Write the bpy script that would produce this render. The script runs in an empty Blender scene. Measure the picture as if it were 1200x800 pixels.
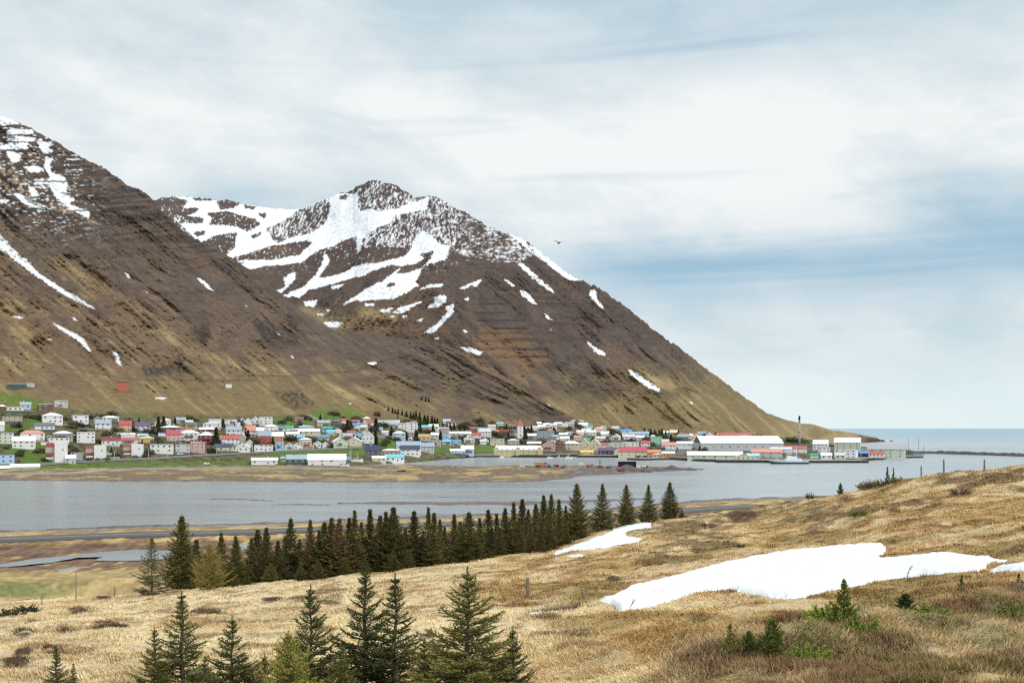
import bpy, math, random
import numpy as np
from mathutils import Vector, Matrix

# ------------------------------------------------------------------ camera, sky, sun, exposure
SC = bpy.context.scene
COL = SC.collection
F, HC, HOR = 1333.333, 32.0, 501.0        # focal length in photo pixels, eye height above the sea, horizon row
K = 0.8                                    # scale of the far distances
cam = bpy.data.objects.new('camera', bpy.data.cameras.new('camera'))
COL.objects.link(cam)
cam.location = (0, 0, HC); cam.rotation_euler = (math.radians(90), 0, 0)
cam.data.lens = 40.0; cam.data.sensor_width = 36.0; cam.data.shift_y = 101 / 1200
cam.data.clip_start = 0.2; cam.data.clip_end = 200000
SC.camera = cam

SUN_AZ, SUN_EL = math.radians(128), math.radians(43)      # azimuth clockwise from the view direction
sl = bpy.data.lights.new('sun', 'SUN'); sl.energy = 1.5; sl.angle = math.radians(10); sl.color = (1.0, .955, .88)
sun = bpy.data.objects.new('sun', sl); COL.objects.link(sun)
sdir = Vector((math.sin(SUN_AZ) * math.cos(SUN_EL), math.cos(SUN_AZ) * math.cos(SUN_EL), math.sin(SUN_EL)))
sun.rotation_euler = sdir.to_track_quat('Z', 'Y').to_euler()
SC.view_settings.view_transform = 'Standard'; SC.view_settings.look = 'None'
SC.view_settings.gamma = 1.0; SC.view_settings.exposure = 0.0; SC.view_settings.use_curve_mapping = False
SC.render.engine = 'CYCLES'
SC.cycles.max_bounces = 6; SC.cycles.diffuse_bounces = 3; SC.cycles.glossy_bounces = 3
SC.cycles.volume_bounces = 0; SC.cycles.transparent_max_bounces = 4
SC.cycles.use_denoising = False; SC.cycles.filter_width = 1.3; SC.cycles.sample_clamp_indirect = 6.0


class V:
    """a node socket with arithmetic"""
    def __init__(s, nt, sock): s.nt, s.s = nt, sock
    def _m(s, op, *a):
        n = s.nt.nodes.new('ShaderNodeMath'); n.operation = op
        for i, x in enumerate((s,) + a):
            if isinstance(x, V): s.nt.links.new(x.s, n.inputs[i])
            else: n.inputs[i].default_value = x
        return V(s.nt, n.outputs[0])
    def __add__(s, o): return s._m('ADD', o)
    __radd__ = __add__
    def __sub__(s, o): return s._m('SUBTRACT', o)
    def __rsub__(s, o): return (s * -1.0) + o
    def __mul__(s, o): return s._m('MULTIPLY', o)
    __rmul__ = __mul__
    def __truediv__(s, o): return s._m('DIVIDE', o)
    def clamp(s): return s._m('MAXIMUM', 0.0)._m('MINIMUM', 1.0)
    def gauss(s, c, w):
        d = (s - c) / w
        return ((d * d) * -1.0)._m('EXPONENT')
    def step(s, a, b):
        n = s.nt.nodes.new('ShaderNodeMapRange'); n.interpolation_type = 'SMOOTHSTEP'
        s.nt.links.new(s.s, n.inputs[0])
        if a > b:
            n.inputs[1].default_value, n.inputs[2].default_value, n.inputs[3].default_value, n.inputs[4].default_value = b, a, 1, 0
        else:
            n.inputs[1].default_value, n.inputs[2].default_value = a, b
        return V(s.nt, n.outputs[0])


def vec(nt, x, y, z):
    n = nt.nodes.new('ShaderNodeCombineXYZ')
    for i, a in enumerate((x, y, z)):
        if isinstance(a, V): nt.links.new(a.s, n.inputs[i])
        else: n.inputs[i].default_value = a
    return n.outputs[0]


def noise(nt, vsock, scale, detail=4.0, rough=.55, dist=0.0):
    n = nt.nodes.new('ShaderNodeTexNoise')
    if vsock is not None: nt.links.new(vsock, n.inputs['Vector'])
    n.inputs['Scale'].default_value = scale; n.inputs['Detail'].default_value = detail
    n.inputs['Roughness'].default_value = rough; n.inputs['Distortion'].default_value = dist
    return V(nt, n.outputs[0])


def mix(nt, fac, a, b, mode='MIX'):
    n = nt.nodes.new('ShaderNodeMix'); n.data_type = 'RGBA'; n.blend_type = mode
    for i, x in ((0, fac), (6, a), (7, b)):
        if isinstance(x, V): nt.links.new(x.s, n.inputs[i])
        elif isinstance(x, bpy.types.NodeSocket): nt.links.new(x, n.inputs[i])
        elif i == 0: n.inputs[0].default_value = x
        else: n.inputs[i].default_value = (*x[:3], 1)
    return n.outputs[2]


W = bpy.data.worlds.new('World'); SC.world = W; W.use_nodes = True
nt = W.node_tree; nt.nodes.clear()
tc = nt.nodes.new('ShaderNodeTexCoord')
sp = nt.nodes.new('ShaderNodeSeparateXYZ'); nt.links.new(tc.outputs['Generated'], sp.inputs[0])
dx, dy, el = (V(nt, sp.outputs[i]) for i in range(3))
az = dx._m('ARCTAN2', dy)
sky = nt.nodes.new('ShaderNodeTexSky'); sky.sky_type = 'NISHITA'; sky.sun_disc = False
sky.sun_elevation = SUN_EL; sky.sun_rotation = SUN_AZ; sky.air_density = 1.0; sky.dust_density = 1.2; sky.ozone_density = 1.5
# cloud sheet: soft streaks that flatten towards the horizon
n1 = noise(nt, vec(nt, az * 1.0, el * 1.9 + az * .2, 0.3), 3.4, 9, .58, .3)
n2 = noise(nt, vec(nt, az * .9, el * 3.0 + az * .25, 4.3), 7.5, 9, .62, .3)
n3 = noise(nt, vec(nt, az * .7, el * 11.0 - az * .3, 9.3), 2.8, 5, .5, .4)
n4 = noise(nt, vec(nt, az * 1.0, el * 1.5, 7.7), 11.0, 8, .6, .2)
w = el + (n1 - .5) * .07
bank = w.gauss(.243, .055) * az.step(-.12, .12)                    # the bright bank over the fjord
greys = w.gauss(.345, .045) * .30 + w.gauss(.19, .03) * az.step(.1, -.1) * .22
br = ((n1 - .5) * 2.5 + (n2 - .5) * 1.5 + (n4 - .5) * .9 + .49 + bank * .58 - greys + el.step(.09, .0) * .18).clamp()
cloud = mix(nt, br, (5.7, 6.95, 7.55), (9.05, 9.3, 9.3))
blue = w.gauss(.140, .031) * az.step(-.04, .14) * 1.25 + el.step(.335, .40) * (az - .05).step(.1, -.2) * .7 \
    + (el + (n2 - .5) * .10).gauss(.335, .035) * az.gauss(.16, .22) * .35
blue = ((blue * ((n3 - .5) * 2.6 + 1.0)).clamp() * .92 + (n3 - .56).step(0.0, .25) * el.step(.05, .12) * .42).clamp()
skyc = mix(nt, .8, sky.outputs[0], (3.2, 5.45, 7.1))
colr = mix(nt, blue, cloud, skyc)
colr = mix(nt, el.step(.10, .005) * .8, colr, (7.9, 9.1, 9.2))      # pale low veil over the sea
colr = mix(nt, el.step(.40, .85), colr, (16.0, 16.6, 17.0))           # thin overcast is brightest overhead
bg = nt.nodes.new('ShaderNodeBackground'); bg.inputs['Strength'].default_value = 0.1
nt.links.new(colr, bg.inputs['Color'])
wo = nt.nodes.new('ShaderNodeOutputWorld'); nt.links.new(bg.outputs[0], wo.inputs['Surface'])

# ------------------------------------------------------------------ helpers
def tag(o, label=None, cat=None, group=None, kind=None):
    if label: o['label'] = label
    if cat: o['category'] = cat
    if group: o['group'] = group
    if kind: o['kind'] = kind
    return o


def link(o, parent=None):
    COL.objects.link(o)
    if parent is not None: o.parent = parent
    return o


def empty(name, loc, rz=0.0):
    o = bpy.data.objects.new(name, None); o.empty_display_size = .5
    o.location = loc; o.rotation_euler = (0, 0, rz)
    return link(o)


def np_mesh(name, verts, faces, nper, col=None, mats=(), smooth=False):
    """mesh from arrays; faces all with nper corners; col = per-vertex rgb albedo"""
    verts = np.asarray(verts, np.float32); faces = np.asarray(faces, np.int32)
    me = bpy.data.meshes.new(name)
    me.vertices.add(len(verts)); me.vertices.foreach_set('co', verts.ravel())
    nf = len(faces)
    me.loops.add(nf * nper); me.loops.foreach_set('vertex_index', faces.ravel())
    me.polygons.add(nf)
    me.polygons.foreach_set('loop_start', np.arange(nf, dtype=np.int32) * nper)
    me.polygons.foreach_set('loop_total', np.full(nf, nper, np.int32))
    if smooth: me.polygons.foreach_set('use_smooth', np.ones(nf, bool))
    me.update(calc_edges=True)
    if col is not None:
        a = me.color_attributes.new('Col', 'FLOAT_COLOR', 'POINT')
        c = np.ones((len(verts), 4), np.float32); c[:, :3] = col
        a.data.foreach_set('color', c.ravel())
    for m in mats: me.materials.append(m)
    return me


class MB:
    """collects boxes, prisms and tubes into one mesh with material slots"""
    def __init__(s): s.v, s.f, s.m = [], [], []
    def add(s, v, f, m=0):
        b = len(s.v); s.v += [tuple(p) for p in v]
        s.f += [tuple(i + b for i in q) for q in f]; s.m += [m] * len(f)
        return s
    def box(s, c, d, m=0, rz=0.0, rot=None):
        R = rot if rot is not None else Matrix.Rotation(rz, 3, 'Z')
        v = [Vector(c) + R @ Vector((sx * d[0] / 2, sy * d[1] / 2, sz * d[2] / 2)) for sz in (-1, 1) for sy in (-1, 1) for sx in (-1, 1)]
        return s.add(v, [(0, 2, 3, 1), (4, 5, 7, 6), (0, 1, 5, 4), (2, 6, 7, 3), (0, 4, 6, 2), (1, 3, 7, 5)], m)
    def bar(s, a, b, w, h=None, m=0):
        a, b = Vector(a), Vector(b); h = h or w; d = b - a
        R = d.to_track_quat('X', 'Z').to_matrix()
        return s.box((a + b) / 2, (d.length, w, h), m, rot=R)
    def tube(s, pts, rad, n=8, m=0, caps=True):
        rings = []
        for i, p in enumerate(pts):
            p = Vector(p)
            d = Vector(pts[min(i + 1, len(pts) - 1)]) - Vector(pts[max(i - 1, 0)])
            R = d.to_track_quat('Z', 'X').to_matrix()
            r = rad[i] if hasattr(rad, '__len__') else rad
            rings.append([p + R @ Vector((r * math.cos(6.2832 * k / n), r * math.sin(6.2832 * k / n), 0)) for k in range(n)])
        v = [q for r_ in rings for q in r_]
        f = [(i * n + k, i * n + (k + 1) % n, (i + 1) * n + (k + 1) % n, (i + 1) * n + k) for i in range(len(pts) - 1) for k in range(n)]
        if caps: f += [tuple(range(n - 1, -1, -1)), tuple((len(pts) - 1) * n + k for k in range(n))]
        return s.add(v, f, m)
    def build(s, name, mats, parent=None, smooth=False, loc=None):
        me = bpy.data.meshes.new(name); me.from_pydata(s.v, [], s.f)
        for m in (mats if isinstance(mats, (list, tuple)) else [mats]): me.materials.append(m)
        me.polygons.foreach_set('material_index', s.m)
        if smooth: me.polygons.foreach_set('use_smooth', [True] * len(s.f))
        me.update()
        o = bpy.data.objects.new(name, me)
        if loc is not None: o.location = loc
        return link(o, parent)


def mat(name, color, rough=.7, var=.18, scale=1.5, metal=0.0, bump=0.0, spec=.3):
    m = bpy.data.materials.new(name); m.use_nodes = True; nt = m.node_tree
    b = nt.nodes['Principled BSDF']; b.inputs['Roughness'].default_value = rough; b.inputs['Metallic'].default_value = metal
    b.inputs['Specular IOR Level'].default_value = spec
    tcn = nt.nodes.new('ShaderNodeTexCoord')
    n = noise(nt, tcn.outputs['Object'], scale, 5, .6)
    c = mix(nt, (n - .5) * 2.0 * var + .5, tuple(x * (1 - var) for x in color), tuple(min(1, x * (1 + var)) for x in color))
    nt.links.new(c, b.inputs['Base Color'])
    if bump:
        bn = nt.nodes.new('ShaderNodeBump'); bn.inputs['Strength'].default_value = bump
        nt.links.new(n.s, bn.inputs['Height']); nt.links.new(bn.outputs[0], b.inputs['Normal'])
    return m


def attr_mat(name, rough=.9, scale=.5, var=.35, bump=.4, bscale=None, bdist=1.0, spec=.15):
    """ground that takes its albedo from the mesh's own colour layer, broken up by noise in world space"""
    m = bpy.data.materials.new(name); m.use_nodes = True; nt = m.node_tree
    b = nt.nodes['Principled BSDF']; b.inputs['Roughness'].default_value = rough
    b.inputs['Specular IOR Level'].default_value = spec
    a = nt.nodes.new('ShaderNodeVertexColor'); a.layer_name = 'Col'
    tcn = nt.nodes.new('ShaderNodeTexCoord')
    n = noise(nt, tcn.outputs['Object'], scale, 8, .62)
    k = ((n - .5) * 2.0 * var + 1.0)
    cb = nt.nodes.new('ShaderNodeCombineColor')
    for i in range(3): nt.links.new(k.s, cb.inputs[i])
    c = mix(nt, 1.0, a.outputs['Color'], cb.outputs[0], 'MULTIPLY')
    nt.links.new(c, b.inputs['Base Color'])
    if bump:
        nb = noise(nt, tcn.outputs['Object'], bscale or scale, 9, .65)
        bn = nt.nodes.new('ShaderNodeBump'); bn.inputs['Strength'].default_value = bump; bn.inputs['Distance'].default_value = bdist
        nt.links.new(nb.s, bn.inputs['Height']); nt.links.new(bn.outputs[0], b.inputs['Normal'])
    return m


# --- numpy noise
def _h(ix, iy, s):
    n = (ix * 374761393 + iy * 668265263 + s * 974634777) & 0xffffffff
    n = ((n ^ (n >> 13)) * 1274126177) & 0xffffffff
    return ((n ^ (n >> 16)) & 0xffff) / 65535.0
def vnoise(x, y, s=0):
    x, y = np.asarray(x, float), np.asarray(y, float)
    ix, iy = np.floor(x).astype(np.int64), np.floor(y).astype(np.int64)
    fx, fy = x - ix, y - iy
    fx, fy = fx * fx * fx * (fx * (fx * 6 - 15) + 10), fy * fy * fy * (fy * (fy * 6 - 15) + 10)
    a, b, c, d = _h(ix, iy, s), _h(ix + 1, iy, s), _h(ix, iy + 1, s), _h(ix + 1, iy + 1, s)
    return (a + (b - a) * fx) * (1 - fy) + (c + (d - c) * fx) * fy
def fbm(x, y, o=4, s=0, g=.5):
    t, a, n = 0, 1.0, 0
    for i in range(o):
        t = t + a * vnoise(x * 2 ** i + 17.3 * i, y * 2 ** i - 9.1 * i, s + i); n += a; a *= g
    return t / n
def sst(a, b, x):
    t = np.clip((x - a) / (b - a), 0, 1); return t * t * (3 - 2 * t)
def lerp3(c, d, k): return c + (np.asarray(d, float) - c) * k[..., None]
def const3(shape, c): return np.broadcast_to(np.asarray(c, float), shape + (3,)).copy()


# --- masks traced over the photograph's picture plane, carried onto the terrain they lie on
MW, MH, MX = 2800, 1640, 100          # half-pixel raster, x from -100
def raster(polys):
    m = np.zeros((MH, MW), np.float32)
    for p in polys:
        p = np.array(p, float); xs, ys = (p[:, 0] + MX) * 2, p[:, 1] * 2
        x0, x1 = max(0, int(xs.min())), min(MW - 1, int(xs.max()) + 1)
        y0, y1 = max(0, int(ys.min())), min(MH - 1, int(ys.max()) + 1)
        if x1 <= x0 or y1 <= y0: continue
        gx, gy = np.meshgrid(np.arange(x0, x1 + 1) + .01, np.arange(y0, y1 + 1) + .01)
        ins = np.zeros(gx.shape, bool)
        for i in range(len(p)):
            xa, ya, xb, yb = xs[i - 1], ys[i - 1], xs[i], ys[i]
            if ya == yb: continue
            ins ^= ((ya > gy) != (yb > gy)) & (gx < (xb - xa) * (gy - ya) / (yb - ya) + xa)
        m[y0:y1 + 1, x0:x1 + 1] = np.maximum(m[y0:y1 + 1, x0:x1 + 1], ins)
    return m
def blur(a, n):
    for ax in (0, 1):
        for _ in range(2):
            pad = [(n, n) if i == ax else (0, 0) for i in (0, 1)]
            c = np.cumsum(np.pad(a, pad, mode='edge'), axis=ax)
            c = np.concatenate([np.zeros_like(np.take(c, [0], ax)), c], ax)
            L = c.shape[ax]; k = 2 * n + 1
            a = (np.take(c, range(k, L), ax) - np.take(c, range(0, L - k), ax)) / k
    return a
def look(m, u, v):
    x, y = np.clip((u + MX) * 2, 0, MW - 1.01), np.clip(v * 2, 0, MH - 1.01)
    ix, iy = x.astype(int), y.astype(int); fx, fy = x - ix, y - iy
    return (m[iy, ix] * (1 - fx) + m[iy, ix + 1] * fx) * (1 - fy) + (m[iy + 1, ix] * (1 - fx) + m[iy + 1, ix + 1] * fx) * fy
def tile(ox, oy, s, pts): return [(ox + x / s, oy + y / s) for x, y in pts]


def P(px, py, Y): return np.stack([(np.asarray(px) - 600) / F * Y, Y + 0 * np.asarray(px), HC - (np.asarray(py) - HOR) / F * Y], -1)


class Surf:
    """terrain sheet measured column by column: rows = [(px knots, py, Y)], each row further up or away than the one before"""
    def __init__(s, px, rows, nsub, inv=False, smooth=2, smooth_t=2, keep=(), top=None):
        s.px = np.asarray(px, float)
        PY = np.array([np.interp(s.px, r[0], r[1]) for r in rows]); YY = np.array([np.interp(s.px, r[0], r[2]) for r in rows])
        if smooth:
            for k in range(len(rows)):
                YY[k] = s._sm(YY[k], smooth)
                if k not in keep: PY[k] = s._sm(PY[k], smooth)
        t = np.concatenate([k + np.arange(n) / n for k, n in enumerate(nsub)] + [[len(nsub)]])
        k0 = np.clip(np.floor(t).astype(int), 0, len(rows) - 2); ft = (t - k0)[:, None]
        s.v = PY[k0] * (1 - ft) + PY[k0 + 1] * ft
        if inv: s.Y = 1 / (1 / YY[k0] * (1 - ft) + 1 / YY[k0 + 1] * ft)
        else: s.Y = YY[k0] * (1 - ft) + YY[k0 + 1] * ft
        if smooth_t:
            L = np.log(s.Y)
            for _ in range(smooth_t): L[1:-1] = (L[:-2] + 2 * L[1:-1] + L[2:]) / 4
            s.Y = np.exp(L)
        s.u = np.broadcast_to(s.px, s.v.shape).copy(); s.t = t
        s.n = len(t) if top is None else int(np.searchsorted(t, top + 1e-6))
        s.pos = P(s.u, s.v, s.Y)
    def _sm(s, a, n):
        for _ in range(n):
            b = a.copy(); b[1:-1] = (a[:-2] + 2 * a[1:-1] + a[2:]) / 4; a = b
        return a
    def push(s, d):
        """move points along their own sight lines by d metres"""
        c = np.array([0, 0, HC]); s.pos = c + (s.pos - c) * (1 + d / s.Y)[..., None]; s.Y = s.pos[..., 1]
    def faces(s):
        r, c = s.v.shape; i = np.arange((r - 1) * c).reshape(r - 1, c)[:, :-1].ravel()
        return np.stack([i, i + 1, i + c + 1, i + c], 1)
    def mesh(s, name, m, col=None, mask=None):
        f = s.faces()
        if mask is not None: f = f[mask.ravel()[f].any(1)]
        me = np_mesh(name, s.pos.reshape(-1, 3), f, 4, None if col is None else col.reshape(-1, 3), [m], True)
        return link(bpy.data.objects.new(name, me))
    def ct(s, px, py):
        c = (px - s.px[0]) / (s.px[1] - s.px[0]); c = min(max(c, 0), len(s.px) - 1.001); i = int(c)
        return c, np.interp(-py, -s.v[:s.n, i], np.arange(s.n))
    def bil(s, A, c, r):
        c, r = np.asarray(c), np.asarray(r)
        i, j = np.clip(c.astype(int), 0, A.shape[1] - 2), np.clip(r.astype(int), 0, A.shape[0] - 2)
        fc, fr = c - i, r - j
        if A.ndim == 3: fc, fr = fc[..., None], fr[..., None]
        return (A[j, i] * (1 - fc) + A[j, i + 1] * fc) * (1 - fr) + (A[j + 1, i] * (1 - fc) + A[j + 1, i + 1] * fc) * fr
    def at(s, px, py):
        c, r = s.ct(px, py); return Vector(s.bil(s.pos, c, r))
    def atY(s, px, Y):
        c = (px - s.px[0]) / (s.px[1] - s.px[0]); i = int(c)
        r = np.interp(Y, s.pos[:, i, 1], np.arange(len(s.t))); return Vector(s.bil(s.pos, c, r))
# ------------------------------------------------------------------ traced snow and ground patches
T1 = lambda *p: tile(0, 120, 4, p)
T2 = lambda *p: tile(180, 190, 4, p)
T3 = lambda *p: tile(420, 190, 4, p)
T5 = lambda *p: tile(0, 300, 4, p)
T6 = lambda *p: tile(280, 340, 4, p)
T7 = lambda *p: tile(560, 360, 4, p)
snow_left = [
    T1((-60, 40), (0, 55), (50, 75), (95, 100), (0, 108), (-60, 108)), T1((50, 122), (150, 128), (160, 150), (30, 148)),
    T1((30, 152), (170, 165), (160, 186), (40, 180)), T1((-20, 205), (60, 188), (130, 190), (132, 218), (0, 222)),
    T1((165, 180), (245, 186), (230, 210), (250, 230), (200, 240), (190, 210)), T1((30, 225), (100, 245), (90, 275), (60, 285), (40, 260)),
    T1((210, 255), (252, 258), (236, 290), (240, 325), (300, 348), (318, 380), (312, 420), (275, 422), (350, 452), (325, 478), (415, 508), (420, 545), (350, 512), (300, 480), (250, 430), (228, 380), (235, 350), (210, 310)),
    T1((100, 298), (190, 300), (210, 322), (150, 330)), T1((160, 358), (235, 368), (225, 382), (160, 387)), T1((305, 262), (372, 260), (372, 272), (320, 271)),
    T1((300, 314), (390, 316), (390, 326), (310, 324)), T1((60, 425), (100, 430), (160, 468), (230, 490), (185, 497), (110, 478)),
    T1((-30, 440), (50, 462), (20, 474), (-30, 465)), T1((130, 395), (160, 400), (190, 440), (150, 442)), T1((-30, 300), (0, 290), (10, 310), (-30, 330)),
    T1((-60, 580), (0, 622), (20, 640), (80, 706), (180, 800), (150, 802), (60, 732), (0, 686), (-60, 650)),
    T5((66, 0), (114, 8), (180, 78), (300, 158), (380, 204), (462, 256), (400, 232), (300, 182), (180, 102), (100, 36)),
    T5((208, 278), (260, 318), (340, 358), (390, 383), (432, 450), (408, 440), (368, 397), (280, 342)), T5((48, 282), (90, 282), (124, 294), (70, 294)),
    T5((218, 373), (244, 396), (228, 392)), T5((333, 279), (367, 300), (350, 301)), T5((518, 443), (550, 458), (572, 515), (550, 503), (535, 462)),
    T5((918, 94), (960, 118), (1007, 166), (980, 156), (938, 120)), T5((562, 53), (628, 112), (600, 97)), T5((728, 661), (782, 661), (777, 671), (733, 669)),
    T5((660, 145), (705, 178), (690, 172)), T6((598, 339), (647, 337), (637, 349), (605, 349)), T6((238, 303), (262, 319), (248, 319)), T6((24, 60), (46, 80), (36, 78)),
    T6((170, 183), (205, 213), (190, 208)), T6((508, 522), (530, 530), (522, 538)), T7((0, 200), (16, 205), (16, 221), (0, 223)), T7((145, 326), (153, 335), (146, 336)),
    T7((100, 271), (126, 286), (114, 293)), T7((214, 379), (237, 389), (225, 390)), T7((320, 447), (341, 445), (344, 459), (327, 459)), T6((383, 150), (450, 148), (490, 158), (456, 182), (428, 176)),
]
snow_right = [
    # the white head of the valley and the big field under the peak
    T2((60, 150), (300, 182), (480, 203), (560, 218), (640, 212), (780, 176), (850, 146), (960, 148), (975, 200), (965, 232), (1040, 232), (1200, 198), (1300, 168), (1295, 220), (1130, 260), (1100, 300), (1020, 330), (985, 372),
       (955, 430), (950, 350), (880, 370), (850, 392), (815, 380), (760, 392), (700, 428), (660, 470), (690, 440), (640, 440), (560, 455), (490, 462), (360, 472), (330, 440), (280, 420), (240, 400), (215, 380), (180, 345), (130, 290), (60, 240)),
    T2((368, 490), (450, 463), (600, 453), (700, 422), (770, 386), (830, 362), (850, 392), (780, 410), (690, 470), (640, 478), (520, 486), (420, 512)),
    T2((606, 540), (667, 513), (662, 550), (602, 612), (550, 618), (620, 580)),
    T2((845, 395), (812, 430), (826, 460), (808, 492), (775, 540), (800, 542), (900, 517), (935, 490), (1000, 474), (1080, 480), (1170, 455), (1210, 430), (1210, 480), (1120, 492), (1040, 522), (930, 542), (830, 572), (720, 602), (690, 634), (596, 628), (700, 588), (755, 532), (790, 480), (798, 440), (830, 410)),
    T2((878, 672), (1000, 590), (1100, 545), (1160, 490), (1210, 476), (1210, 600), (1120, 642), (1070, 642), (1060, 600), (1010, 610), (940, 652)),
    T2((700, 655), (770, 645), (755, 680), (715, 672)), T2((985, 663), (1035, 662), (1028, 676), (990, 674)), T2((1065, 690), (1130, 682), (1100, 706), (1070, 702)), T2((1120, 705), (1200, 672), (1200, 690), (1150, 712)),
    T2((830, 580), (900, 570), (870, 590), (835, 596)), T2((790, 748), (890, 750), (860, 778), (830, 774)), T2((758, 708), (808, 718), (770, 720)), T2((800, 690), (838, 692), (820, 702)),
    T3((0, 228), (270, 184), (337, 163), (322, 222), (170, 252), (150, 292), (30, 352), (0, 392)),
    T3((300, 318), (340, 338), (382, 382), (427, 394), (420, 430), (410, 456), (330, 478), (300, 490), (290, 522), (268, 560), (282, 582), (180, 612), (100, 642), (0, 652), (0, 618), (100, 570), (200, 490), (150, 480), (60, 512), (0, 542), (0, 488), (60, 478), (130, 463), (220, 440), (250, 400), (280, 340)),
    T3((676, 318), (770, 346), (792, 388), (842, 398), (892, 438), (952, 488), (1052, 555), (980, 552), (930, 512), (880, 472), (820, 432), (756, 380)),
    T3((738, 458), (790, 488), (850, 548), (928, 616), (898, 606), (838, 562), (770, 502)), T3((672, 538), (738, 579), (720, 583)), T3((753, 597), (800, 618), (843, 671), (810, 657), (770, 627)),
    T3((868, 709), (912, 742), (888, 737)), T3((1087, 600), (1110, 594), (1117, 640), (1155, 688), (1130, 677), (1103, 650), (1084, 625)),
    T3((272, 602), (330, 574), (402, 569), (392, 581), (320, 592)), T3((465, 594), (520, 569), (582, 544), (560, 577), (530, 592), (545, 565), (500, 592)), T3((318, 681), (362, 652), (348, 629), (412, 623), (412, 651), (370, 682)),
    T3((494, 642), (526, 629), (510, 652)), T3((302, 798), (370, 760), (430, 690), (405, 680), (452, 658), (442, 710), (380, 772), (350, 802)), T3((158, 702), (200, 680), (305, 648), (292, 661), (220, 692), (180, 707)),
    T3((105, 702), (140, 684), (172, 681), (150, 697)), T3((268, 741), (312, 729), (295, 747)), T3((138, 721), (182, 719), (160, 729)), T3((198, 726), (237, 711), (215, 732)), T3((23, 664), (77, 664), (60, 677)), T3((488, 779), (517, 796), (498, 799)),
    T6((1026, 264), (1080, 267), (1142, 290), (1130, 304), (1080, 290)), T6((862, 196), (920, 168), (978, 100), (968, 90), (1012, 58), (1002, 100), (940, 162), (908, 197)), T6((1048, 180), (1077, 196), (1053, 194)), T6((908, 225), (942, 221), (937, 233)),
    T7((503, 154), (592, 214), (597, 227), (568, 222), (528, 187)), T7((603, 234), (622, 246), (612, 246)), T7((699, 289), (722, 294), (857, 386), (850, 395), (798, 377), (718, 317)), T7((983, 434), (1018, 451), (1003, 454)),
    T7((306, 25), (352, 61), (318, 46)), T7((334, 99), (353, 109), (342, 109)), T7((660, 155), (680, 168), (668, 166)), T7((690, 182), (712, 200), (700, 196)),
]
rock_right = [
    T2((0, 172), (95, 160), (160, 182), (140, 214), (215, 216), (198, 238), (120, 262), (70, 260), (0, 220)), T2((100, 256), (160, 253), (240, 263), (232, 288), (130, 288)),
    T2((250, 240), (340, 228), (420, 253), (472, 264), (502, 290), (440, 328), (390, 302), (330, 296), (260, 292), (272, 265)), T2((293, 185), (340, 173), (412, 190), (370, 217), (308, 222)),
    T2((418, 197), (480, 208), (472, 224), (428, 216)), T2((180, 168), (270, 164), (278, 182), (190, 181)), T2((183, 330), (242, 318), (242, 340), (205, 352)),
    T2((222, 376), (290, 343), (390, 328), (382, 400), (330, 442), (280, 422), (240, 402)), T2((490, 235), (530, 240), (520, 265), (495, 255)), T2((450, 345), (505, 325), (500, 345), (465, 360)),
    T2((555, 392), (640, 380), (725, 364), (742, 382), (705, 412), (690, 432), (640, 442), (560, 457), (490, 460), (430, 455), (365, 472), (375, 445), (440, 428), (520, 402)),
    T3((282, 430), (352, 414), (342, 450), (300, 492), (240, 517), (178, 522), (200, 488), (270, 478), (310, 450)), T3((130, 575), (165, 560), (175, 575), (135, 590)), T3((60, 512), (150, 482), (198, 490), (100, 562), (0, 612), (0, 545)), T3((90, 520), (125, 515), (110, 535)),
]
stri_right = [
    T2((525, 312), (600, 278), (700, 213), (825, 168), (832, 230), (802, 290), (740, 332), (650, 352), (580, 382), (555, 362), (542, 340)), T2((868, 160), (905, 148), (915, 170), (880, 178)),
    T3((-10, 130), (90, 82), (130, 98), (190, 124), (202, 150), (262, 154), (272, 182), (180, 217), (90, 232), (50, 212), (0, 217)),
    T3((20, 355), (90, 308), (150, 288), (170, 250), (322, 222), (330, 165), (350, 150), (400, 178), (470, 218), (560, 278), (680, 318), (760, 380), (820, 432), (760, 470), (700, 472), (600, 462), (480, 432), (430, 395), (380, 380), (340, 338), (300, 318), (280, 340), (250, 395), (120, 400), (20, 400)),
]
soft = lambda polys, n=1: blur(raster(polys), n)
M_snL, M_snR = soft(snow_left), soft(snow_right)
M_rk, M_st = soft(rock_right), soft(stri_right, 2)
M_pale = soft([T1((-40, 285), (60, 300), (140, 400), (160, 470), (60, 430), (-40, 440)), T1((240, 470), (300, 490), (480, 575), (440, 570), (330, 530), (235, 500))], 4)
M_dark = soft([T5((890, 340), (980, 335), (1010, 380), (960, 405), (890, 390)), T5((680, 530), (780, 500), (880, 495), (905, 550), (800, 570), (680, 565)), T6((90, 130), (260, 120), (340, 240), (180, 290), (80, 240)), T6((150, 480), (280, 470), (370, 545), (250, 560)),
               T6((390, 105), (490, 110), (490, 140), (400, 140)), T6((590, 140), (720, 135), (735, 175), (660, 185), (590, 165)), T7((150, 0), (230, 0), (260, 80), (180, 60)), T7((310, 270), (450, 215), (490, 225), (420, 270), (320, 290)),
               T7((370, 135), (440, 135), (420, 175)), T7((200, 440), (270, 430), (420, 520), (300, 510)), T7((170, 340), (330, 420), (290, 430), (190, 370)), T7((930, 400), (1030, 380), (1010, 420)), T6((640, 455), (760, 455), (790, 490), (700, 485)), T6((840, 495), (890, 495), (900, 520), (850, 520))], 5)
M_rust = soft([T7((0, 100), (140, 90), (330, 240), (300, 280), (120, 260), (0, 200)), T5((760, 150), (900, 150), (1020, 220), (950, 240), (850, 200)), T2((560, 400), (640, 385), (640, 410), (570, 425))], 6)
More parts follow.
